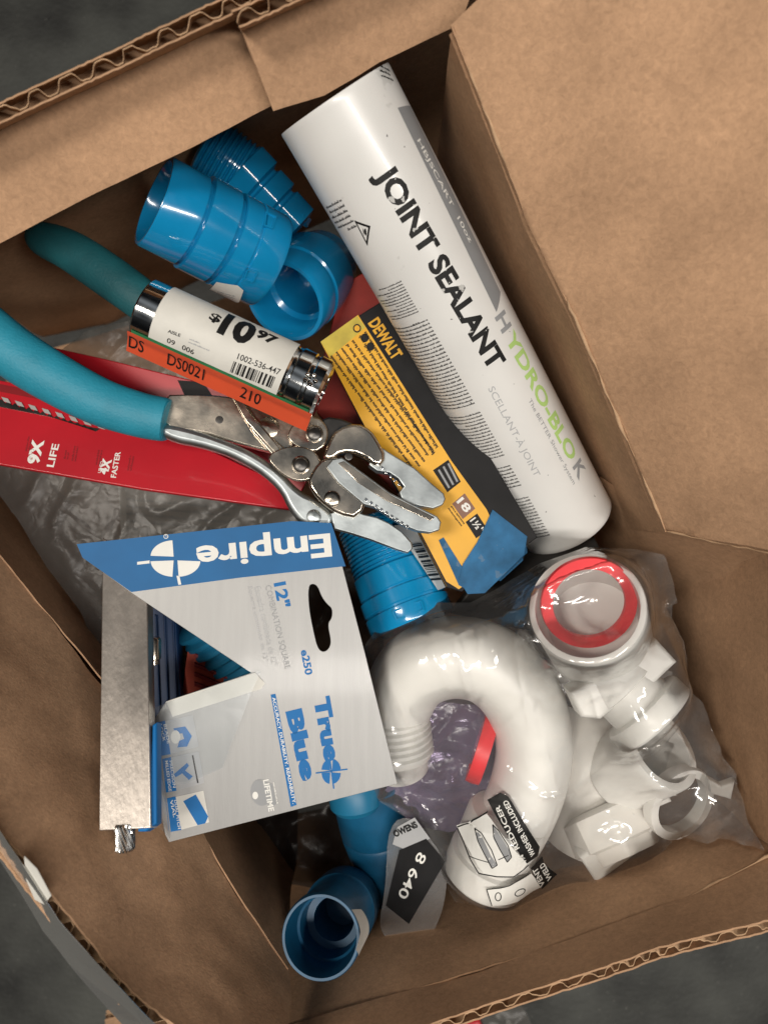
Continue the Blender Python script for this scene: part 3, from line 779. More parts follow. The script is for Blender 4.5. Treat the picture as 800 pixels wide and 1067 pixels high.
# orange hang tab: follows the socket and then sticks out tangentially
v = []; f = []; N = 12; X = 24
for j in range(X+1):
    x = (.0+1.0*j/X)*Ls
    for i in range(N+1):
        t = i/N
        if t < .4: p = SS.pt((x, -SH*(.52+.2*t/.4)), .3)
        else:
            a = SS.pt((x, -SH*.72), .3); th = SH*.72/SS.ra
            tan = -SS.e1*math.sin(th)+SS.e2*math.cos(th)
            p = a+(tan*.7+SS.e2*.5).normalized()*((t-.4)/.6*5.4)
        v.append(p)
for j in range(X):
    for i in range(N): a = j*(N+1)+i; f.append([a, a+N+1, a+N+2, a+1])
og = mk('orange_tab', v, f, M['orange'], sk1, smooth=60)
class OrTab:
    def to2(s, px, py): return Vector((px, py))
    def pt(s, q, off=0):
        x, t = q; t = min(max(t, 0), 1)
        if t < .4: return SS.pt((x, -SH*(.52+.2*t/.4)), .3+off)
        a = SS.pt((x, -SH*.72), .3+off); th = SH*.72/SS.ra
        tan = -SS.e1*math.sin(th)+SS.e2*math.cos(th); return a+(tan*.7+SS.e2*.5).normalized()*((t-.4)/.6*5.4)
OT = OrTab()
def ortext(s, x0, x1, t0=.78, t1=.2):
    v, f = text2(s, .01); xa = min(p.x for p in v); xb = max(p.x for p in v); ya = min(p.y for p in v); yb_ = max(p.y for p in v)
    vv = [OT.pt((Ls*(x0+(x1-x0)*(p.x-xa)/(xb-xa)), t0+(t1-t0)*(p.y-ya)/(yb_-ya)), .12) for p in v]
    mk('lettering', vv, f, M['black_ink'], og, smooth=0)
ortext('DS', .01, .09); ortext('DS0021', .22, .42); ortext('210', .62, .73)
text_on(SS, '$', (216, 334), (227, 339), 3.8, M['black_ink'], lb, bold=.03, off=.35, step=1)
text_on(SS, '10', (225, 347), (258, 362), 9.8, M['black_ink'], lb, bold=.05, off=.35, step=1.2)
text_on(SS, '97', (265, 351), (285, 361), 4.6, M['black_ink'], lb, bold=.05, off=.35, step=1)
text_on(SS, '1002-536-447', (247, 374), (291, 391), 1.9, M['black_ink'], lb, bold=.01, off=.35, step=1)
barcode(SS, (244, 376), (288, 393), (240, 387), 17, M['black_ink'], lb, off=.35)
text_on(SS, 'AISLE', (175, 346), (188, 351), 1.0, M['black_ink'], lb, off=.35)
text_on(SS, '09   006', (174, 356), (202, 369), 1.7, M['black_ink'], lb, bold=.01, off=.35, step=1)
fineprint(SS, (198, 352), (222, 362), (196, 358), 2, M['lgrey_ink'], lb, off=.35, seed=31)
fineprint(SS, (192, 297), (236, 317), (190, 301), 1, M['black_ink'], lb, off=.35, seed=32, hfrac=.9)
fineprint(SS, (268, 331), (302, 346), (266, 334), 1, M['black_ink'], lb, off=.35, seed=33, hfrac=.9)
# raised emblem and rings at the drive end
EC = SS.to2(322, 398)
vv = []; ff = []
for k in range(5):
    a = R(72*k); c_ = (EC.x+1.6*math.cos(a), EC.y+1.6*math.sin(a)+1.0)
    vv, ff = join((vv, ff), disc(SS.pt(c_, -.2), SS.pt(c_, 1)-SS.pt(c_, 0), .8, 12, .5, .3))
mk('embossed_mark', vv, ff, M['chrome'], sk1)

# ------------------------------------------------------------------ locking pliers
PLp = Plane(P(180, 440, 262), P(450, 540, 264), P(260, 380, 266))
pl = thing('locking_pliers', 'chrome locking pliers with teal foam handles lying across the red package', 'pliers', PLp.w(340, 490, -8))
hp = [(P(-60, 308, 258), 8.6), (P(-25, 335, 256), 8.8), (P(15, 368, 256), 8.9), (P(60, 396, 257), 8.6), (P(105, 419, 259), 8.1), (P(145, 432, 261), 7.7), (P(170, 437, 262), 7.5), (P(175, 438, 262), 6.9)]
sp_h = smooth_path(hp, 8)
v, f = sweep_m([p for p, r in sp_h], [r for p, r in sp_h], flat=.8, seg=32)
gr = mk('handle_grip', v, f, M['grip'], pl, smooth=60)
hp = [(P(31, 242, 282), 1.5), (P(35, 244, 281), 4.4), (P(46, 249, 280), 6.3), (P(75, 262, 279), 7.4), (P(110, 285, 279), 7.8), (P(150, 314, 280), 7.6), (P(190, 345, 281), 7.2), (P(196, 350, 281), 6.4)]
sp_h = smooth_path(hp, 8)
v, f = sweep_m([p for p, r in sp_h], [r for p, r in sp_h], flat=.8, seg=32)
mk('handle_grip', v, f, M['grip_shade'], pl, smooth=60)
# lever of the rear handle running under the socket
plate('rear_lever', PLp, [(185, 335), (215, 352), (262, 398), (292, 432), (332, 474), (322, 482), (283, 458), (248, 424), (205, 374), (180, 352)], 2.4, M['nickel'], pl, off=-3.2, bev=.7, round_=True)
plate('link_bar', PLp, [(232, 395), (238, 392), (262, 432), (300, 478), (294, 482), (256, 440)], 1.6, M['nickel'], pl, off=3.2, bev=.4)
# fixed handle channel
plate('handle_channel', PLp, [(168, 412), (205, 411), (236, 413), (262, 419), (298, 426), (316, 438), (310, 460), (296, 474), (276, 470), (240, 460), (210, 450), (170, 447)], 4, M['nickel'], pl, off=1.0, bev=.6, round_=1)
plate('handle_edge', PLp, [(166, 440), (200, 447), (228, 456), (262, 470), (292, 490), (312, 512), (330, 520), (352, 538), (342, 553), (318, 550), (302, 534), (290, 508), (258, 484), (220, 468), (168, 458)], 6, M['steel_jaw'], pl, off=1.8, bev=1.9, round_=2)
plate('side_link', PLp, [(240, 404), (247, 402), (262, 432), (284, 458), (310, 478), (318, 492), (304, 497), (286, 478), (258, 446)], 1.6, M['nickel'], pl, off=2.9, bev=.5, round_=1)
# linkage plates
plate('link_plate', PLp, [(299, 455), (312, 437), (332, 437), (343, 450), (340, 466), (328, 475), (304, 466)], 2.0, M['nickel'], pl, off=4.6, bev=.5, round_=2)
plate('link_plate', PLp, [(276, 478), (302, 466), (326, 470), (336, 484), (330, 500), (312, 505), (294, 497)], 2.0, M['nickel'], pl, off=5.0, bev=.5, round_=2)
plate('pivot_housing', PLp, [(326, 492), (336, 480), (352, 478), (380, 496), (386, 512), (374, 542), (352, 538), (332, 524), (320, 506)], 5, M['nickel'], pl, off=5.6, bev=1.0, round_=1)
plate('hinge_block', PLp, [(340, 466), (350, 448), (372, 443), (386, 450), (394, 462), (402, 478), (394, 490), (374, 476), (356, 474), (346, 482), (336, 480)], 6, M['nickel'], pl, off=4.4, bev=1.2, round_=1)
plate('hinge_block', PLp, [(336, 434), (362, 438), (380, 452), (352, 462), (340, 470), (334, 450)], 5, M['darksteel'], pl, off=1.4, bev=.8, round_=1)
# jaws
plate('upper_jaw', PLp, [(386, 470), (392, 464), (405, 473), (431, 489), (450, 506), (461, 515), (463, 521), (460, 527), (450, 531), (434, 528), (419, 524), (415, 514), (420, 508), (414, 500), (405, 494), (392, 492), (384, 486)], 5.5, M['steel_jaw'], pl, off=2.8, bev=.45)
plate('lower_jaw', PLp, [(340, 490), (346, 482), (356, 480), (379, 497), (405, 516), (437, 532), (453, 540), (457, 546), (455, 554), (446, 557), (432, 555), (418, 549), (402, 539), (390, 531), (378, 528), (352, 506)], 5, M['steel_jaw'], pl, off=6.4, bev=.45)
plate('jaw_bevel', PLp, [(352, 486), (358, 484), (380, 500), (406, 519), (438, 535), (450, 541), (446, 545), (400, 524), (372, 506)], .5, M['nickel'], pl, off=6.75, bev=.2)
plate('lower_jaw', PLp, [(344, 536), (360, 530), (379, 537), (392, 540), (405, 546), (418, 555), (428, 566), (429, 572), (424, 577), (411, 573), (385, 563), (366, 557), (348, 552)], 4.4, M['steel_jaw'], pl, off=3.4, bev=.45)
for k in range(9):
    x = 380+k*5.2; y = 521+k*3.4
    plate('jaw_tooth', PLp, [(x, y), (x+2.4, y+1.6), (x+1.2, y+4.6), (x-1.2, y+3)], .5, M['chrome'], pl, off=6.75, bev=.12)
for k in range(7):
    x = 402+k*4.4; y = 489+k*4.0
    plate('jaw_tooth', PLp, [(x-14, y-9), (x-12, y-7.5), (x-13, y-5), (x-15, y-6.5)], .5, M['chrome'], pl, off=5.0 if k < 3 else 3.1, bev=.12)
for (x, y, r_, o_, mm) in ((280, 446, 3.6, 1.2, 'nickel'), (328, 455, 2.3, 4.6, 'darksteel'), (314, 487, 2.4, 4.9, 'darksteel'), (346, 522, 2.7, 6.0, 'nickel'), (327, 539, 2.4, 1.9, 'steel_jaw'), (229, 438, 1.6, .95, 'darksteel'), (363, 478, 1.3, 4.6, 'darksteel')):
    v, f = disc(PLp.w(x, y, o_-.1), PLp.n, r_, 28, .7 if r_ > 2 else .15, .35 if r_ > 2 else .05)
    mk('rivet', v, f, M[mm], pl)
    if mm == 'darksteel' and r_ > 2:
        v, f = lathe_m(PLp.w(x, y, o_-.1), PLp.w(x, y, o_+.9), [(0, r_+.7), (.5, r_+.7), (.7, r_+.2), (.3, r_)], 28); mk('rivet_rim', v, f, M['nickel'], pl)

# ------------------------------------------------------------------ red blade packages
RP = Plane(P(0, 440, 282), P(300, 520, 280), P(100, 420, 286))
r1 = thing('blade_package', 'bright red saw blade sleeve with white lettering under the teal handle', 'package', RP.w(120, 470, -4))
plate('sleeve', RP, [(-60, 380), (0, 396), (70, 410), (170, 446), (302, 508), (303, 531), (150, 510), (0, 484), (-60, 472)], 2.2, M['red'], r1, bev=.4)
poly_on(RP, [(-50, 388), (0, 400), (70, 414), (168, 452), (168, 456), (70, 422), (0, 408), (-50, 398)], M['darkred'], r1, off=.08, name='dark_band')
teeth = []
for i in range(17):
    x = -20+i*7.2; y = 410+i*2.0+(.012*i*i)
    teeth += [(x, y), (x+4.5, y+4.6)]
low = [(168, 459), (110, 440), (50, 426), (-20, 415)]
plate('blade_teeth', RP, teeth+[(104, 447), (96, 446), (50, 434), (-20, 420)], .6, M['darksteel'], r1, off=.5, bev=.05)
for i in range(8):
    x = 2+i*14.0; y = 414+i*3.9
    poly_on(RP, [(x, y), (x+7, y+2), (x+10, y+7), (x+3, y+5)], M['leaflet'], r1, off=.62, name='tooth')
text_on(RP, '9X', (41, 484), (47, 459), 4.6, M['white_ink'], r1, bold=.04)
text_on(RP, 'LIFE', (56, 487), (62, 463), 2.6, M['white_ink'], r1, bold=.02)
text_on(RP, 'UP TO', (33, 481), (36, 468), 1.2, M['white_ink'], r1, bold=.01)
text_on(RP, '4X', (112, 495), (117, 479), 3.4, M['white_ink'], r1, bold=.04)
text_on(RP, 'FASTER', (121, 498), (126, 471), 2.0, M['white_ink'], r1, bold=.02)
text_on(RP, 'UP TO', (105, 493), (108, 481), 1.1, M['white_ink'], r1, bold=.01)
for (x, y) in ((26, 470), (66, 478), (74, 480), (99, 484), (132, 490)):
    fineprint(RP, (x, y), (x+3, y-16), (x+6, y+1), 2, M['darkred'], r1, seed=x, hfrac=.7)
RP2 = Plane(P(70, 370, 292), P(270, 440, 288), P(150, 440, 290))
r2 = thing('blade_package', 'dark red sleeve half hidden between the socket and the front plier handle', 'package', RP2.w(170, 410, -4))
plate('sleeve', RP2, [(56, 362), (110, 374), (200, 396), (300, 428), (330, 480), (310, 520), (200, 480), (80, 420)], 2, M['red'], r2, bev=.4)
poly_on(RP2, [(185, 396), (212, 398), (225, 418), (196, 420)], M['black'], r2, name='dark_slot')
RP3 = Plane(P(360, 330, 296), P(430, 480, 290), P(340, 400, 294))
r3 = thing('red_box', 'orange red carton wedged between the yellow box and the plier hinge', 'box', RP3.w(380, 400, -6))
plate('carton', RP3, [(356, 296), (382, 282), (398, 310), (440, 470), (455, 520), (420, 520), (370, 470), (330, 430), (335, 380)], 9, M['red_deep'], r3, bev=.4)
fineprint(RP3, (352, 378), (394, 446), (358, 372), 2, M['darkred'], r3, seed=41)

# ------------------------------------------------------------------ grey film sheets
def sheet_mesh(outline, d_of, step=2.2, amp=1.2, seed=0, freq=.06, thick=.12):
    """flat-lying crumpled sheet; outline in pixels at depth d_of(px,py)"""
    us = [P(x, y, d_of(x, y)) for x, y in outline]; poly = [(p.x, p.y) for p in us]
    return poly
def inside(x, y, poly):
    c = False; j = len(poly)-1
    for i in range(len(poly)):
        xi, yi = poly[i]; xj, yj = poly[j]
        if (yi > y) != (yj > y) and x < (xj-xi)*(y-yi)/(yj-yi)+xi: c = not c
        j = i
    return c
def nearest(x, y, poly):
    best = None
    for i in range(len(poly)):
        ax, ay = poly[i]; bx, by = poly[(i+1) % len(poly)]
        dx, dy = bx-ax, by-ay; t = max(0, min(1, ((x-ax)*dx+(y-ay)*dy)/(dx*dx+dy*dy+1e-9)))
        qx, qy = ax+dx*t, ay+dy*t; d = (qx-x)**2+(qy-y)**2
        if best is None or d < best[0]: best = (d, qx, qy)
    return math.sqrt(best[0]), best[1], best[2]
def drape(outline, d_edge, tree, step=1.3, iters=60, clear=.5, wr=.8, seed=0, freq=.10, sag=0, stretch=1.0, creases=(), cd=270):
    """film over what lies in tree: outline in pixels at depth d_edge(px, py)"""
    poly = []; zs = []
    for x, y in outline:
        p = P(x, y, d_edge(x, y)); poly.append((p.x, p.y)); zs.append(p.z)
    xs = [p[0] for p in poly]; ys = [p[1] for p in poly]
    nx = int((max(xs)-min(xs))/step)+2; ny = int((max(ys)-min(ys))/step)+2
    x0 = min(xs)-step*.5; y0 = min(ys)-step*.5
    ins = np.zeros((ny, nx), bool); ob = np.full((ny, nx), -1e3); edge = np.zeros((ny, nx))
    pos = {}
    for j in range(ny):
        for i in range(nx):
            x = x0+i*step; y = y0+j*step
            ii = inside(x, y, poly); d, qx, qy = nearest(x, y, poly)
            if not ii and d > step*1.05: continue
            ins[j, i] = ii
            if d < step*.55 or not ii: x, y = qx, qy; ins[j, i] = False
            pos[(j, i)] = [x, y, d]
            # edge height by inverse distance weights of outline verts
            sw = 0; sz = 0
            for (ax, ay), z in zip(poly, zs):
                w_ = 1/((ax-x)**2+(ay-y)**2+4)**1.5; sw += w_; sz += w_*z
            edge[j, i] = sz/sw
            if tree is not None:
                h = tree.ray_cast(Vector((x, y, -100)), Vector((0, 0, -1)))
                if h[0] is not None: ob[j, i] = h[0].z+clear
    pd = np.pad(ob, 1, constant_values=-1e3); o2 = ob.copy()
    for dj in (0, 1, 2):
        for di in (0, 1, 2):
            sh = pd[dj:dj+ny, di:di+nx]
            o2 = np.maximum(o2, np.where((dj == 1) | (di == 1), sh, sh-.4))
    ob = o2
    z = np.where(ob > -900, np.maximum(ob, edge), edge-sag)
    bnd = np.zeros((ny, nx), bool)
    for (j, i) in pos: bnd[j, i] = not ins[j, i]
    z[bnd] = edge[bnd]
    valid = np.zeros((ny, nx), bool)
    for k in pos: valid[k] = True
    for it in range(iters):
        zz = np.where(valid, z, 0); c = np.pad(valid.astype(float), 1); q = np.pad(zz, 1)
        s = q[:-2, 1:-1]+q[2:, 1:-1]+q[1:-1, :-2]+q[1:-1, 2:]; n = c[:-2, 1:-1]+c[2:, 1:-1]+c[1:-1, :-2]+c[1:-1, 2:]
        avg = np.where(n > 0, s/np.maximum(n, 1), z)
        z = np.where(valid & ~bnd, np.maximum(avg, ob), z)
    for it in range(3):
        c = np.pad(valid.astype(float), 1); q = np.pad(np.where(valid, z, 0), 1)
        s = q[:-2, 1:-1]+q[2:, 1:-1]+q[1:-1, :-2]+q[1:-1, 2:]; n = c[:-2, 1:-1]+c[2:, 1:-1]+c[1:-1, :-2]+c[1:-1, 2:]
        z = np.where(valid & ~bnd, .5*z+.5*np.where(n > 0, s/np.maximum(n, 1), z), z)
    vs = []; idx = {}
    segs = []
    for cl, am in creases:
        q = [P(a, b, cd) for a, b in cl]
        segs += [(q[k].x, q[k].y, q[k+1].x, q[k+1].y, am) for k in range(len(q)-1)]
    for (j, i), (x, y, d) in pos.items():
        p = Vector((x*freq, y*freq*stretch, seed)); fade = min(1, d/6)
        r1_ = 1-abs(noise.noise(p+Vector((noise.noise(p*.7)*1.2, 0, 0)))*2.2); r1_ = max(0, r1_)**5
        r2_ = 1-abs(noise.noise(p*2.3+Vector((3, 7, 1)))*2.2); r2_ = max(0, r2_)**4
        r3_ = noise.noise(p*5)
        idx[(j, i)] = len(vs)
        ww = (r1_*2.2+r2_*.5+r3_*.12)*wr*(.35+.65*fade)
        cx = 0
        for ax, ay, bx, by, am in segs:
            dx, dy = bx-ax, by-ay; t = max(0, min(1, ((x-ax)*dx+(y-ay)*dy)/(dx*dx+dy*dy)))
            dd = math.hypot(ax+dx*t-x, ay+dy*t-y)
            if dd < 4: cx = max(cx, am*.85*max(0, 1-dd/1.5)*(1-.4*abs(2*t-1))*(.7+.6*noise.noise(Vector((x*.25, y*.25, 1)))))
        vs.append(Vector((x, y, z[j, i]+ww+cx)))
    fs = []
    for (j, i) in pos:
        if all(k in idx for k in ((j, i+1), (j+1, i+1), (j+1, i))) and (ins[j, i] or ins[j, i+1] or ins[j+1, i+1] or ins[j+1, i]):
            fs.append([idx[(j, i)], idx[(j, i+1)], idx[(j+1, i+1)], idx[(j+1, i)]])
    return vs, fs
gs = thing('plastic_sleeve', 'crumpled grey translucent sleeve with a printed leaflet below the red package', 'plastic bag', P(170, 570, 312))
v, f = drape([(-30, 478), (130, 500), (340, 520), (345, 560), (300, 600), (200, 640), (100, 690), (86, 640), (48, 590), (18, 540)], lambda x, y: 302, None, step=1.6, wr=.8, seed=4, freq=.05)
mk('film', v, f, M['grey_bag'], gs, smooth=60)
LP = Plane(P(125, 505, 305), P(340, 520, 305), P(130, 560, 305))
lf = plate('leaflet', LP, [(122, 502), (345, 520), (345, 600), (128, 590)], .3, M['leaflet'], gs, off=-.6, bev=.05)
fineprint(LP, (131, 518), (250, 528), (132, 556), 5, M['grey_ink'], lf, seed=51, off=-.4, hfrac=.45)
text_on(LP, 'UNI-FIT', (327, 531), (282, 524), 2.6, M['grey_ink'], lf, off=-.4)
gs2 = thing('plastic_sleeve', 'grey translucent sleeve behind the rear plier handle and the upper red sleeve', 'plastic bag', P(150, 370, 300))
v, f = drape([(60, 368), (90, 345), (150, 330), (240, 345), (260, 400), (230, 420), (170, 395), (100, 385)], lambda x, y: 293, None, step=2.0, wr=1.0, seed=9, freq=.08)
mk('film', v, f, M['grey_bag'], gs2, smooth=60)
gs3 = thing('plastic_bag', 'crumpled clear bag beside the blue socket, darkened and spread as painted shade under the card', 'plastic bag', P(290, 900, 350))
v, f = drape([(170, 600), (300, 580), (400, 600), (400, 760), (392, 900), (372, 930), (330, 925), (268, 915), (228, 862), (190, 780)], lambda x, y: 345, None, step=2.4, wr=2.0, seed=12, freq=.05)
mk('film', v, f, M['bag_shade'], gs3, smooth=60)

# ------------------------------------------------------------------ combination square in its pack
BP = Plane(P(105, 610, 257), P(155, 610, 257), P(130, 865, 229))
CP = Plane(P(80, 567, 252), P(345, 545, 256), P(176, 875, 252))
cs = thing('combination_square', 'steel combination square on a torn silver and blue display card', 'combination square', CP.w(250, 700, -8))
plate('square_head', BP, [(107, 560), (153, 590), (157, 863), (103, 866)], 7, M['bar'], cs, bev=.35)
v, f = disc(BP.w(142, 602, -.05), BP.n, 1.6, 24, .06, .02); mk('hole', v, f, M['black'], cs)
kn = lambda t, th, r: r*(1+.05*(1 if int(th/(2*math.pi)*36+t*6) % 2 else -1))
a, b = P(130, 858, 231), P(130, 887, 230)
lathe('knurled_nut', a, b, [(0, .01), (0, 2.6)]+[(i/12, 2.9) for i in range(1, 12)]+[(1, 2.5), (1, .01)], M['knurl'], cs, seg=72, lobes=kn)
plate('square_body', BP, [(157, 755), (162, 752), (162, 858), (150, 867), (142, 867), (142, 855), (154, 850)], 6, M['print_blue'], cs, off=-1.5, bev=.6)
# the blue plastic body and blade lying further down behind the card
BD = Plane(P(150, 620, 285), P(280, 700, 285), P(160, 860, 285))
plate('square_blade', BD, [(150, 600), (182, 625), (196, 860), (190, 866), (150, 850)], 8, M['navy'], cs, bev=1)
for i in range(3):
    plate('blade_rib', BD, [(162+i*9, 640), (164+i*9, 641), (172+i*9, 850), (169+i*9, 850)], 1.4, M['navy'], cs, off=1.2, bev=.4)
a, b = P(160, 664, 270), P(160, 692, 270)
lathe('adjusting_nut', a, b, [(0, .01), (0, 2), (.1, 2.6), (.8, 2.6), (.85, 2.0), (1, 2), (1, .01)], M['nickel'], cs, seg=30)
# display card with the euro slot
hole = [(321, 611), (326, 608), (331, 611), (335, 622), (341, 630), (346, 634), (346, 644), (341, 650), (345, 668), (343, 676), (337, 680), (331, 676), (327, 660), (322, 635)]
card = plate('display_card', CP, [(80, 567), (304, 543), (345, 545), (380, 680), (414, 817), (176, 878), (172, 870), (158, 800), (157, 756), (173, 731), (266, 700), (279, 713), (137, 618), (86, 581)], .7, M['card'], cs, bev=.12, holes=[chaikin([Vector(h) for h in hole], 2)])
hd = poly_on(CP, [(80, 567), (304, 543), (345, 545), (360, 590), (250, 602), (137, 617), (86, 581)], M['card_blue'], card, off=.06, name='blue_header')
t_ = text_on(CP, 'Empire', (343, 548), (203, 562), 10.2, M['white_ink'], card, bold=.028, off=.14)
text_on(CP, '®', (175, 556), (170, 557), 1.6, M['white_ink'], card, off=.14)
# target mark: four quarter leaves and cross lines
LX, LY = 183, 582
def leaf(a0, a1, cx, cy, rx, ry):
    return [(cx, cy)]+ell(cx, cy, rx, ry, a0, a1, 10)
vv, ff = [], []
for (cx, cy, a0) in ((LX+2, LY+2, 0), (LX-2, LY+2, 90), (LX-2, LY-2, 180), (LX+2, LY-2, 270)):
    if a0 == 270: continue
    vv, ff = join((vv, ff), poly_m(CP, leaf(a0+3, a0+87, cx, cy, 24, 17), .14))
for pts in ([(143, 585.5), (156, 584), (156, 587), (143, 588.5)], [(184, 600), (187, 600), (189, 609), (186, 609.5)]):
    vv, ff = join((vv, ff), poly_m(CP, pts, .14))
mk('target_mark', vv, ff, M['white_ink'], card, smooth=0)
text_on(CP, '12"', (285, 608), (290, 634), 4.2, M['print_blue'], card, bold=.035, off=.1)
text_on(CP, 'COMBINATION SQUARE', (275, 611), (296, 698), 2.3, M['grey_ink'], card, off=.1, bold=-.005)
text_on(CP, 'Escuadra combinada de 12"', (265, 612), (283, 694), 2.1, M['lgrey_ink'], card, off=.1, bold=-.01)
text_on(CP, 'Équerre combinée de 12"', (257, 612), (274, 690), 2.1, M['lgrey_ink'], card, off=.1, bold=-.01)
text_on(CP, 'e250', (313, 678), (318, 704), 2.6, M['print_blue'], card, bold=.03, off=.1)
text_on(CP, 'True', (326, 728), (338, 795), 5.6, M['print_blue'], card, bold=.06, off=.1)
text_on(CP, 'Blue', (297, 742), (314, 815), 5.6, M['print_blue'], card, bold=.06, off=.1)
vv, ff = [], []
for (cx, cy, a0) in ((346, 805, 0), (344, 805, 90), (344, 803, 180), (346, 803, 270)):
    vv, ff = join((vv, ff), poly_m(CP, leaf(a0+4, a0+86, cx, cy, 9, 12), .12))
for pts in ([(329, 805), (362, 801), (362, 802.4), (329, 806.4)], [(342, 785), (343.5, 785), (348.5, 822), (347, 822)]):
    vv, ff = join((vv, ff), poly_m(CP, pts, .13))
mk('target_mark', vv, ff, M['print_blue'], card, smooth=0)
sb = poly_on(CP, [(282, 724), (287, 723), (309, 839), (303, 841)], M['print_blue'], card, off=.1, name='slogan_bar')
text_on(CP, 'ACCURACY. DURABILITY. READABILITY.', (283.5, 727), (305, 838), 1.1, M['white_ink'], sb, off=.14, bold=.02)
# lifetime shield
sh = poly_on(CP, ell(272, 826, 11, 14, 60, 300, 14, -10)+[(268, 813), (284, 817), (288, 838), (280, 843)], M['grey_ink'], card, off=.1, name='shield')
text_on(CP, 'LIFETIME', (274, 813), (280, 846), 1.9, M['white_ink'], sh, off=.16, bold=.03)
poly_on(CP, ell(266, 829, 3, 4, n=14), M['white_ink'], sh, off=.15, name='shield_mark')
fineprint(CP, (286, 815), (290, 838), (283, 816), 1, M['white_ink'], sh, seed=61, off=.15, hfrac=.5)
# three small pictures with blue captions
for k, (x, y) in enumerate(((163, 753), (169, 791), (174, 832))):
    ph = poly_on(CP, [(x+9, y-1.5), (x+38, y-8), (x+44, y+25), (x+14, y+33)], M['lgrey_ink'] if k < 2 else M['paper'], card, off=.1, name='picture')
    cp = poly_on(CP, [(x, y), (x+9, y-2), (x+15, y+33), (x+4, y+35)], M['print_blue'], card, off=.11, name='caption')
    for i_, tx in enumerate((('BLADE', 'LOCK'), ('PRECISION', 'MILLED EDGE'), ('DUAL PITCH', 'VIAL'))[k]):
        text_on(CP, tx, (x+6-i_*4.5+1.5, y+2), (x+10-i_*4.5+1.5, y+12+2.0*len(tx)), .95, M['white_ink'], cp, off=.16, bold=.01)
    if k == 0:
        poly_on(CP, [(x+18, y+6), (x+30, y+4), (x+37, y+14), (x+32, y+25), (x+22, y+26), (x+24, y+19), (x+29, y+17), (x+27, y+11), (x+19, y+13)], M['print_blue'], ph, off=.15, name='drawing')
        poly_on(CP, ell(x+20, y+15, 5, 7, n=14), M['paper'], ph, off=.18, name='drawing')
    elif k == 1:
        poly_on(CP, [(x+12, y+16), (x+26, y+4), (x+28, y+7), (x+24, y+12), (x+32, y+18), (x+28, y+22), (x+21, y+15), (x+14, y+19)], M['print_blue'], ph, off=.15, name='drawing')
        poly_on(CP, [(x+31, y-4), (x+32.5, y-4), (x+38, y+25), (x+36.5, y+25)], M['black_ink'], ph, off=.16, name='drawing')
    else:
        poly_on(CP, [(x+17, y+3), (x+30, y-4), (x+43, y+19), (x+40, y+26), (x+32, y+28)], M['print_blue'], ph, off=.15, name='drawing')
# clear blister remnant between the bar and card
bl = grid_board(PL((157, 742, 253), (185, 731, 250), (215, 722, 249), (268, 702, 251)), PL((150, 800, 254), (160, 810, 250), (190, 815, 251), (230, 800, 252)), 24, 14, 1.0, 8)
mk('blister', *slab(bl, Vector((0, 0, -.2))), M['blister'], cs, smooth=60)
bl = grid_board(PL((156, 800, 253), (164, 800, 249), (168, 806, 251)), PL((156, 858, 253), (168, 866, 249), (176, 874, 251)), 8, 20, .8, 8)
mk('blister', *slab(bl, Vector((0, 0, -.2))), M['blister'], cs, smooth=60)
fb = poly_on(CP, [(173, 731), (266, 701), (276, 712), (272, 718), (180, 747)], M['paper'], card, off=.12, name='folded_edge')

# ------------------------------------------------------------------ white drain fittings
KEY = 'fit'
bend_pts = [(P(418, 800, 292), 10.5), (P(414, 775, 288), 11.2), (P(414, 735, 283), 13.0), (P(432, 700, 279), 14.2), (P(470, 685, 276), 14.6), (P(512, 694, 275), 14.6), (P(544, 728, 276), 14.4), (P(556, 775, 278), 13.8), (P(549, 822, 280), 13.6), (P(530, 865, 283), 13.4), (P(512, 895, 286), 13.0)]
tr_ = thing('trap_bend', 'large white plastic J bend drain trap inside the clear bag', 'drain fitting', P(480, 760, 295), 'white drain fittings in the clear bag')
sp_ = smooth_path(bend_pts, 10)
v, f = sweep_m([p for p, r in sp_], [r for p, r in sp_], seg=48)
mk('pipe', v, f, M['white_plastic'], tr_, keep=KEY, smooth=60)
pr = [(0, .01), (0, 10.5)]
for i in range(6): pr += [(.1+i*.14, 11.0), (.14+i*.14, 12.4), (.18+i*.14, 12.4), (.22+i*.14, 11.0)]
lathe('thread', P(412, 742, 282), P(418, 790, 284), pr+[(1, 11), (1, .01)], M['white_plastic'], tr_, keep=KEY, seg=64)
lathe('socket_end', P(530, 850, 277), P(502, 915, 284), [(0, .01), (0, 13.8), (.06, 14.8), (.45, 14.8), (.47, 13.6), (.6, 13.6), (.62, 15.4), (.95, 15.4), (1, 14), (1, 11), (.8, 11), (.8, .01)], M['white_plastic'], tr_, keep=KEY, seg=64)

A, B = P(611, 633, 243), P(624, 668, 278)
nut = thing('collar_fitting', 'open white collar holding a red washer at the top of the bag', 'drain fitting', B, 'white drain fittings in the clear bag')
lathe('collar', A, B, [(.46, .01), (.46, 11), (.44, 14.6), (.05, 16.2), (0, 16.2), (0, 18.0), (.03, 18.3), (.5, 18.4), (.9, 18.6), (1.0, 17.8), (1.0, .01)], M['white_plastic'], nut, keep=KEY, seg=96)
w1 = thing('red_washer', 'red ring washer sitting in the white collar at the top of the bag', 'washer', P(614, 628, 252), 'red washers in the clear bag')
def ringm(c, n, ro, ri, h, rx=1.0):
    n = n.normalized(); return lathe_m(c-n*h/2, c+n*h/2, [(0, ri), (0, ro), (.5, ro+.3), (1, ro), (1, ri), (.5, ri-.3)], 72, closed=True)
v, f = ringm(P(613, 628, 248), Vector((-.06, -.22, .95)), 15.2, 11.6, 2.4)
mk('ring', v, f, M['red_ring'], w1, keep=KEY)
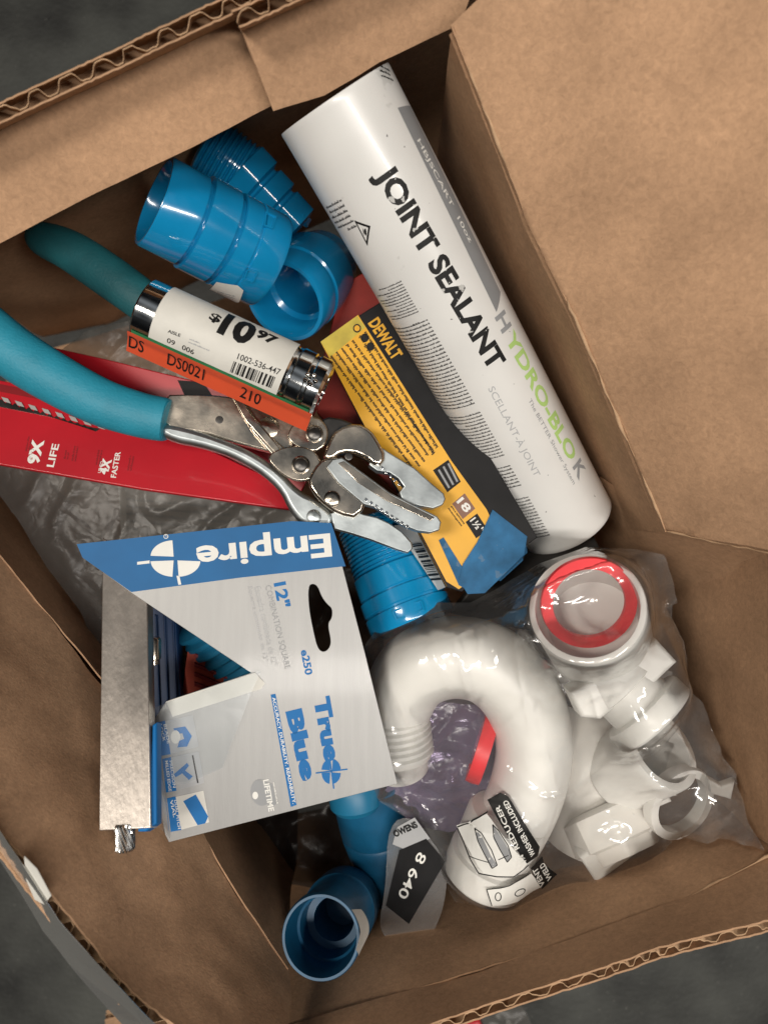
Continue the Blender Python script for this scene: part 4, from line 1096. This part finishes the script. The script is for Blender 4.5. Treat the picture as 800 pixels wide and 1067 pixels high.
w2 = thing('red_washer', 'red washer standing on edge inside the curve of the white bend', 'washer', P(503, 778, 285), 'red washers in the clear bag')
v, f = ringm(P(503, 778, 284), Vector((.93, -.30, .16)), 13.5, 10.0, 5.0)
mk('ring', v, f, M['red_ring'], w2, keep=KEY)

A, B = P(622, 690, 268), P(684, 752, 262)
n2 = thing('slip_adapter', 'white slip joint adapter with a flange right below the collar', 'drain fitting', B, 'white drain fittings in the clear bag')
lathe('body', A, B, [(0, .01), (0, 11.5), (.05, 13), (.45, 13.2), (.47, 11.8), (.72, 11.8), (.74, 15.0), (.78, 15.6), (.97, 15.6), (1.0, 14.8), (1.0, 12.2), (.8, 12), (.8, .01)], M['white_plastic'], n2, keep=KEY, seg=72)
ad = Plane(P(630, 700, 256), P(700, 680, 256), P(650, 750, 256))
plate('lug', ad, [(594, 722), (644, 698), (662, 722), (626, 750), (606, 748)], 12, M['white_plastic'], n2, keep=KEY, bev=1.2)
plate('lug', ad, [(650, 692), (684, 666), (706, 690), (672, 722)], 12, M['white_plastic'], n2, keep=KEY, bev=1.2)
plate('rib', ad, [(640, 696), (650, 692), (668, 720), (660, 726)], 11, M['white_plastic'], n2, keep=KEY, off=-1, bev=.8)

A, B = P(640, 808, 292), P(690, 780, 274)
n3 = thing('pipe_stub', 'white pipe stub with a round open end in the middle right of the bag', 'drain fitting', B, 'white drain fittings in the clear bag')
lathe('pipe', A, B, [(0, .01), (0, 13), (.1, 15.0), (.9, 15.2), (1, 15.0), (1, 12.4), (.97, 12.2), (.1, 12), (.1, .01)], M['white_plastic'], n3, keep=KEY, seg=80)
plate('wing', Plane(P(690, 780, 280), P(720, 800, 280), P(700, 820, 280)), [(640, 770), (626, 812), (664, 838), (706, 830), (700, 812), (664, 812)], 4, M['milky'], n3, keep=KEY, bev=1)
n4 = thing('slip_nut', 'thin white ring nut with a wing at the lower right of the bag', 'drain fitting', P(720, 838, 285), 'white drain fittings in the clear bag')
v, f = ringm(P(707, 836, 277), Vector((.35, -.22, .9)), 13.8, 10.8, 4.5)
mk('ring', v, f, M['white_plastic'], n4, keep=KEY)
WP = Plane(P(730, 810, 272), P(760, 820, 272), P(740, 840, 274))
plate('wing', WP, [(738, 812), (752, 820), (766, 815), (762, 834), (748, 830), (741, 828)], 4, M['white_plastic'], n4, keep=KEY, bev=.8)
plate('wing', WP, [(676, 828), (690, 822), (700, 836), (686, 842)], 4, M['white_plastic'], n4, keep=KEY, bev=.8)
A, B = P(664, 860, 290), P(612, 905, 280)
n5 = thing('hex_nut', 'white hexagonal nut in the lowest corner of the bag', 'drain fitting', A, 'white drain fittings in the clear bag')
lathe('body', P(626, 840, 292), P(652, 892, 284), [(0, .01), (0, 14), (.1, 17), (.7, 17.3), (.75, 15), (1, 13.5), (1, .01)], M['milky'], n5, keep=KEY, seg=72, lobes=lambda t, th, r: r*(1-.07*abs(math.sin(4*th))))
plate('lug', Plane(P(600, 880, 276), P(660, 860, 276), P(620, 910, 277)), [(604, 895), (660, 848), (684, 862), (668, 888), (622, 922)], 9, M['white_plastic'], n5, keep=KEY, bev=1.4)
n6 = thing('pipe_elbow', 'milky white pipe piece between the bend and the hex nut', 'drain fitting', P(600, 800, 300), 'white drain fittings in the clear bag')
sp_ = smooth_path([(P(612, 740, 298), 11), (P(604, 790, 296), 13), (P(616, 830, 298), 14), (P(600, 880, 300), 13)], 8)
v, f = sweep_m([p for p, r in sp_], [r for p, r in sp_], seg=40)
mk('pipe', v, f, M['milky'], n6, keep=KEY, smooth=60)
# purple sheet under the bend
pu = thing('purple_wrapper', 'purple plastic wrapper folded inside the lower left of the clear bag', 'wrapper', P(450, 810, 300))
v, f = drape([(388, 748), (430, 728), (500, 735), (525, 780), (520, 830), (470, 868), (430, 860), (402, 830), (380, 838), (404, 820)], lambda x, y: 290, None, step=1.8, wr=1.5, seed=15, freq=.10)
mk('film', v, f, M['purple'], pu, smooth=60)
cr = thing('carton_insert', 'grey paper insert at the bottom of the clear bag', 'paper', P(560, 820, 318))
IP = Plane(P(420, 760, 312), P(700, 760, 312), P(560, 900, 315))
plate('sheet', IP, [(420, 720), (560, 660), (700, 700), (720, 840), (620, 920), (470, 920), (430, 850)], .5, M['leaflet'], cr, bev=.1)

# the clear bag: a film draped over the fittings with a seam round it
T = bvh(KEY)
def de(x, y):
    return 285 - 12*max(0, (x-600)/200) - 10*max(0, (700-y)/120) - 26*max(0, (x-720)/80)*max(0, min(1, (y-740)/100))
outl = [(374, 705), (380, 672), (404, 642), (450, 628), (490, 628), (520, 612), (560, 588), (610, 570), (660, 572), (692, 578), (700, 602), (706, 628), (694, 634), (712, 668), (718, 720), (732, 732), (738, 748),
        (752, 790), (768, 806), (776, 850), (800, 890), (780, 880), (748, 872), (700, 876), (680, 898), (640, 918), (596, 938), (560, 945), (510, 946), (474, 940), (462, 920), (444, 884), (424, 852), (396, 836), (384, 820), (396, 800), (384, 760)]
v, f = drape(outl, de, T, step=1.0, iters=170, clear=.9, wr=.22, seed=2, freq=.06, creases=[
    ([(427, 826), (460, 846), (500, 862)], 1.6), ([(404, 790), (428, 832), (470, 900)], 1.6), ([(496, 829), (525, 797), (560, 826), (602, 824)], 1.5),
    ([(602, 824), (623, 788), (614, 752), (612, 715)], 1.8), ([(470, 655), (492, 735)], 1.2), ([(520, 640), (540, 700), (552, 760)], 1.2), ([(440, 662), (470, 715)], 1.0),
    ([(560, 592), (520, 640), (470, 660)], 1.6), ([(690, 590), (676, 640), (700, 690)], 1.6), ([(660, 575), (650, 600), (690, 625)], 1.4), ([(700, 860), (750, 872), (790, 886)], 1.2),
    ([(740, 800), (764, 850), (790, 884)], 1.6), ([(623, 788), (680, 770), (716, 740)], 1.4), ([(560, 770), (580, 830), (560, 900)], 1.1), ([(640, 830), (690, 810), (740, 790)], 1.1), ([(600, 690), (560, 720), (520, 716)], 1.0), ([(420, 735), (450, 790), (440, 830)], 1.3), ([(470, 760), (420, 830)], 1.2), ([(440, 835), (520, 810)], 1.0)])
bg = thing('clear_bag', 'clear crinkled plastic bag full of white drain fittings in the lower right', 'plastic bag', P(590, 780, 300))
top = mk('film', v, f, M['bag'], bg, smooth=70)
BT = BVHTree.FromPolygons([Vector(x) for x in v], f)
# back sheet
v2, f2 = drape(outl, de, None, step=3, iters=20, wr=.6, seed=5, freq=.08)
v2 = [Vector((p.x, p.y, p.z-18*min(1, nearest(p.x, p.y, [(P(x, y, de(x, y)).x, P(x, y, de(x, y)).y) for x, y in outl])[0]/14))) for p in v2]
mk('back_film', v2, f2, M['bag'], bg, smooth=70)
# printing on the bag
FS = Film(BT, 268)
poly_on(FS, [(508, 835), (521, 826), (529, 829), (561, 880), (559, 890), (547, 896), (514, 846)], M['black_ink'], bg, off=.25, step=1.3, name='printed_patch')
poly_on(FS, [(477, 868), (492, 856), (507, 848), (511, 852), (548, 896), (536, 910), (505, 909), (498, 902)], M['white_ink'], bg, off=.22, step=1.3, name='printed_drawing')
def stroke(pts, wd, m=M['black_ink'], off=.3, nm='printed_line'):
    vv, ff = [], []
    for a, b in zip(pts[:-1], pts[1:]):
        d = Vector((b[0]-a[0], b[1]-a[1])); n = Vector((-d.y, d.x)).normalized()*wd/2
        vv, ff = join((vv, ff), poly_m(FS, [(a[0]-n.x, a[1]-n.y), (b[0]-n.x, b[1]-n.y), (b[0]+n.x, b[1]+n.y), (a[0]+n.x, a[1]+n.y)], off, 1.5))
    mk(nm, vv, ff, m, bg, smooth=0)
stroke([(478, 870), (484, 882), (490, 896), (498, 908), (534, 910), (549, 898)], 1.3)
stroke([(478, 869), (493, 856), (508, 846)], 1.1)
poly_on(FS, [(494, 862), (501, 868), (509, 885), (516, 896), (510, 900), (505, 890), (498, 876)], M['grey_ink'], bg, off=.28, step=1.3, name='printed_drawing')
poly_on(FS, [(512, 856), (517, 862), (524, 872), (530, 884), (526, 892), (519, 880), (512, 868)], M['grey_ink'], bg, off=.28, step=1.3, name='printed_drawing')
stroke([(494, 862), (500, 864), (510, 880), (516, 896), (511, 900), (505, 889), (497, 874), (494, 862)], 1.0, off=.34)
stroke([(512, 856), (517, 860), (526, 873), (530, 886), (526, 892), (518, 878), (512, 866), (512, 856)], 1.0, off=.34)
stroke([(489, 893), (508, 894)], .9); stroke([(517, 890), (527, 884)], .9)
text_on(FS, '1¼" REDUCER', (546, 892), (520, 838), 1.9, M['white_ink'], bg, bold=.02, off=.45, step=2)
text_on(FS, 'WASHER INCLUDED', (556, 886), (528, 832), 1.9, M['white_ink'], bg, bold=.02, off=.45, step=2)
poly_on(FS, [(552, 903), (565, 893), (570, 908), (587, 926), (571, 942), (562, 926)], M['black_ink'], bg, off=.25, step=1.3, name='printed_patch')
text_on(FS, 'VENT', (574, 936), (560, 905), 2.0, M['white_ink'], bg, bold=.02, off=.45, step=2)
text_on(FS, 'WELD', (582, 930), (568, 902), 2.0, M['white_ink'], bg, bold=.02, off=.45, step=2)
poly_on(FS, [(506, 924), (530, 920), (554, 912), (570, 938), (540, 943), (512, 943)], M['white_ink'], bg, off=.2, step=1.5, name='printed_drawing')
stroke([(506, 924), (530, 920), (552, 910)], 1.0); stroke([(506, 924), (512, 943)], 1.0)
stroke(ell(542, 931, 6, 4, n=12)+[(548, 931)], 1.0); stroke(ell(518, 932, 3, 5, n=12)+[(521, 932)], 1.0)

# ------------------------------------------------------------------ small bag with the black tag
TG = Plane(P(430, 880, 282), P(400, 960, 286), P(460, 930, 280))
tg = thing('tagged_bag', 'small clear bag with a black printed tag left of the fittings bag', 'plastic bag', TG.w(430, 940, -2))
pb = plate('clear_pouch', TG, [(404, 858), (430, 850), (452, 880), (466, 900), (464, 940), (452, 972), (438, 996), (414, 985), (393, 970), (402, 925)], .5, M['tag_film'], tg, off=0, bev=.1, round_=True)
bt = poly_on(TG, [(416, 886), (444, 874), (464, 898), (426, 963), (402, 944)], M['black'], tg, off=.12, name='black_tag')
text_on(TG, '8 640', (436, 887), (414, 933), 3.6, M['white_ink'], bt, bold=.01, off=.22)
lo = poly_on(TG, [(409, 880), (414, 862), (432, 852), (448, 874), (424, 886)], M['lgrey_ink'], tg, off=.1, name='maker_label')
text_on(TG, 'OWENS', (412, 873), (436, 862), 2.6, M['black_ink'], lo, bold=.05, off=.2)

# ------------------------------------------------------------------ black rubber hose piece under the tape end
rb = thing('rubber_mat', 'black rubber piece with raised dashes beside the taped box end', 'rubber part', P(540, 610, 300))
RB = Plane(P(480, 630, 298), P(600, 560, 298), P(560, 640, 300))
plate('body', RB, [(470, 640), (500, 600), (560, 560), (620, 560), (640, 600), (560, 660)], 6, M['rubber'], rb, bev=1)
fineprint(RB, (520, 625), (590, 580), (528, 634), 3, M['grey_ink'], rb, seed=71, off=.15, hfrac=.4)

# ------------------------------------------------------------------ bits on the floor outside the box
fr_ = thing('plastic_scrap', 'pale bluish plastic scrap on the floor by the lower box rim', 'scrap', P(540, 1066, 470))
v, f = drape([(498, 1040), (520, 1030), (545, 1050), (560, 1080), (500, 1085)], lambda x, y: 455, None, step=3, wr=2, seed=20)
mk('film', v, f, M['grey_bag'], fr_, smooth=50)
fr2 = thing('red_scrap', 'small red plastic end peeking past the lower box rim', 'scrap', P(485, 1070, 470))
lathe('body', P(470, 1075, 455), P(500, 1062, 455), [(0, .01), (0, 5), (.1, 6), (.9, 6), (1, 5), (1, .01)], M['red'], fr2, seg=30)
fr3 = thing('cardboard_scrap', 'torn corrugated offcut on the floor at the bottom left', 'scrap', P(130, 1070, 440))
board('sheet', PL((108, 1064, 400), (150, 1052, 400)), PL((110, 1090, 420), (155, 1085, 420)), Vector((0, 4, -2)), fr3, nu=16, nv=4, pitch=8)
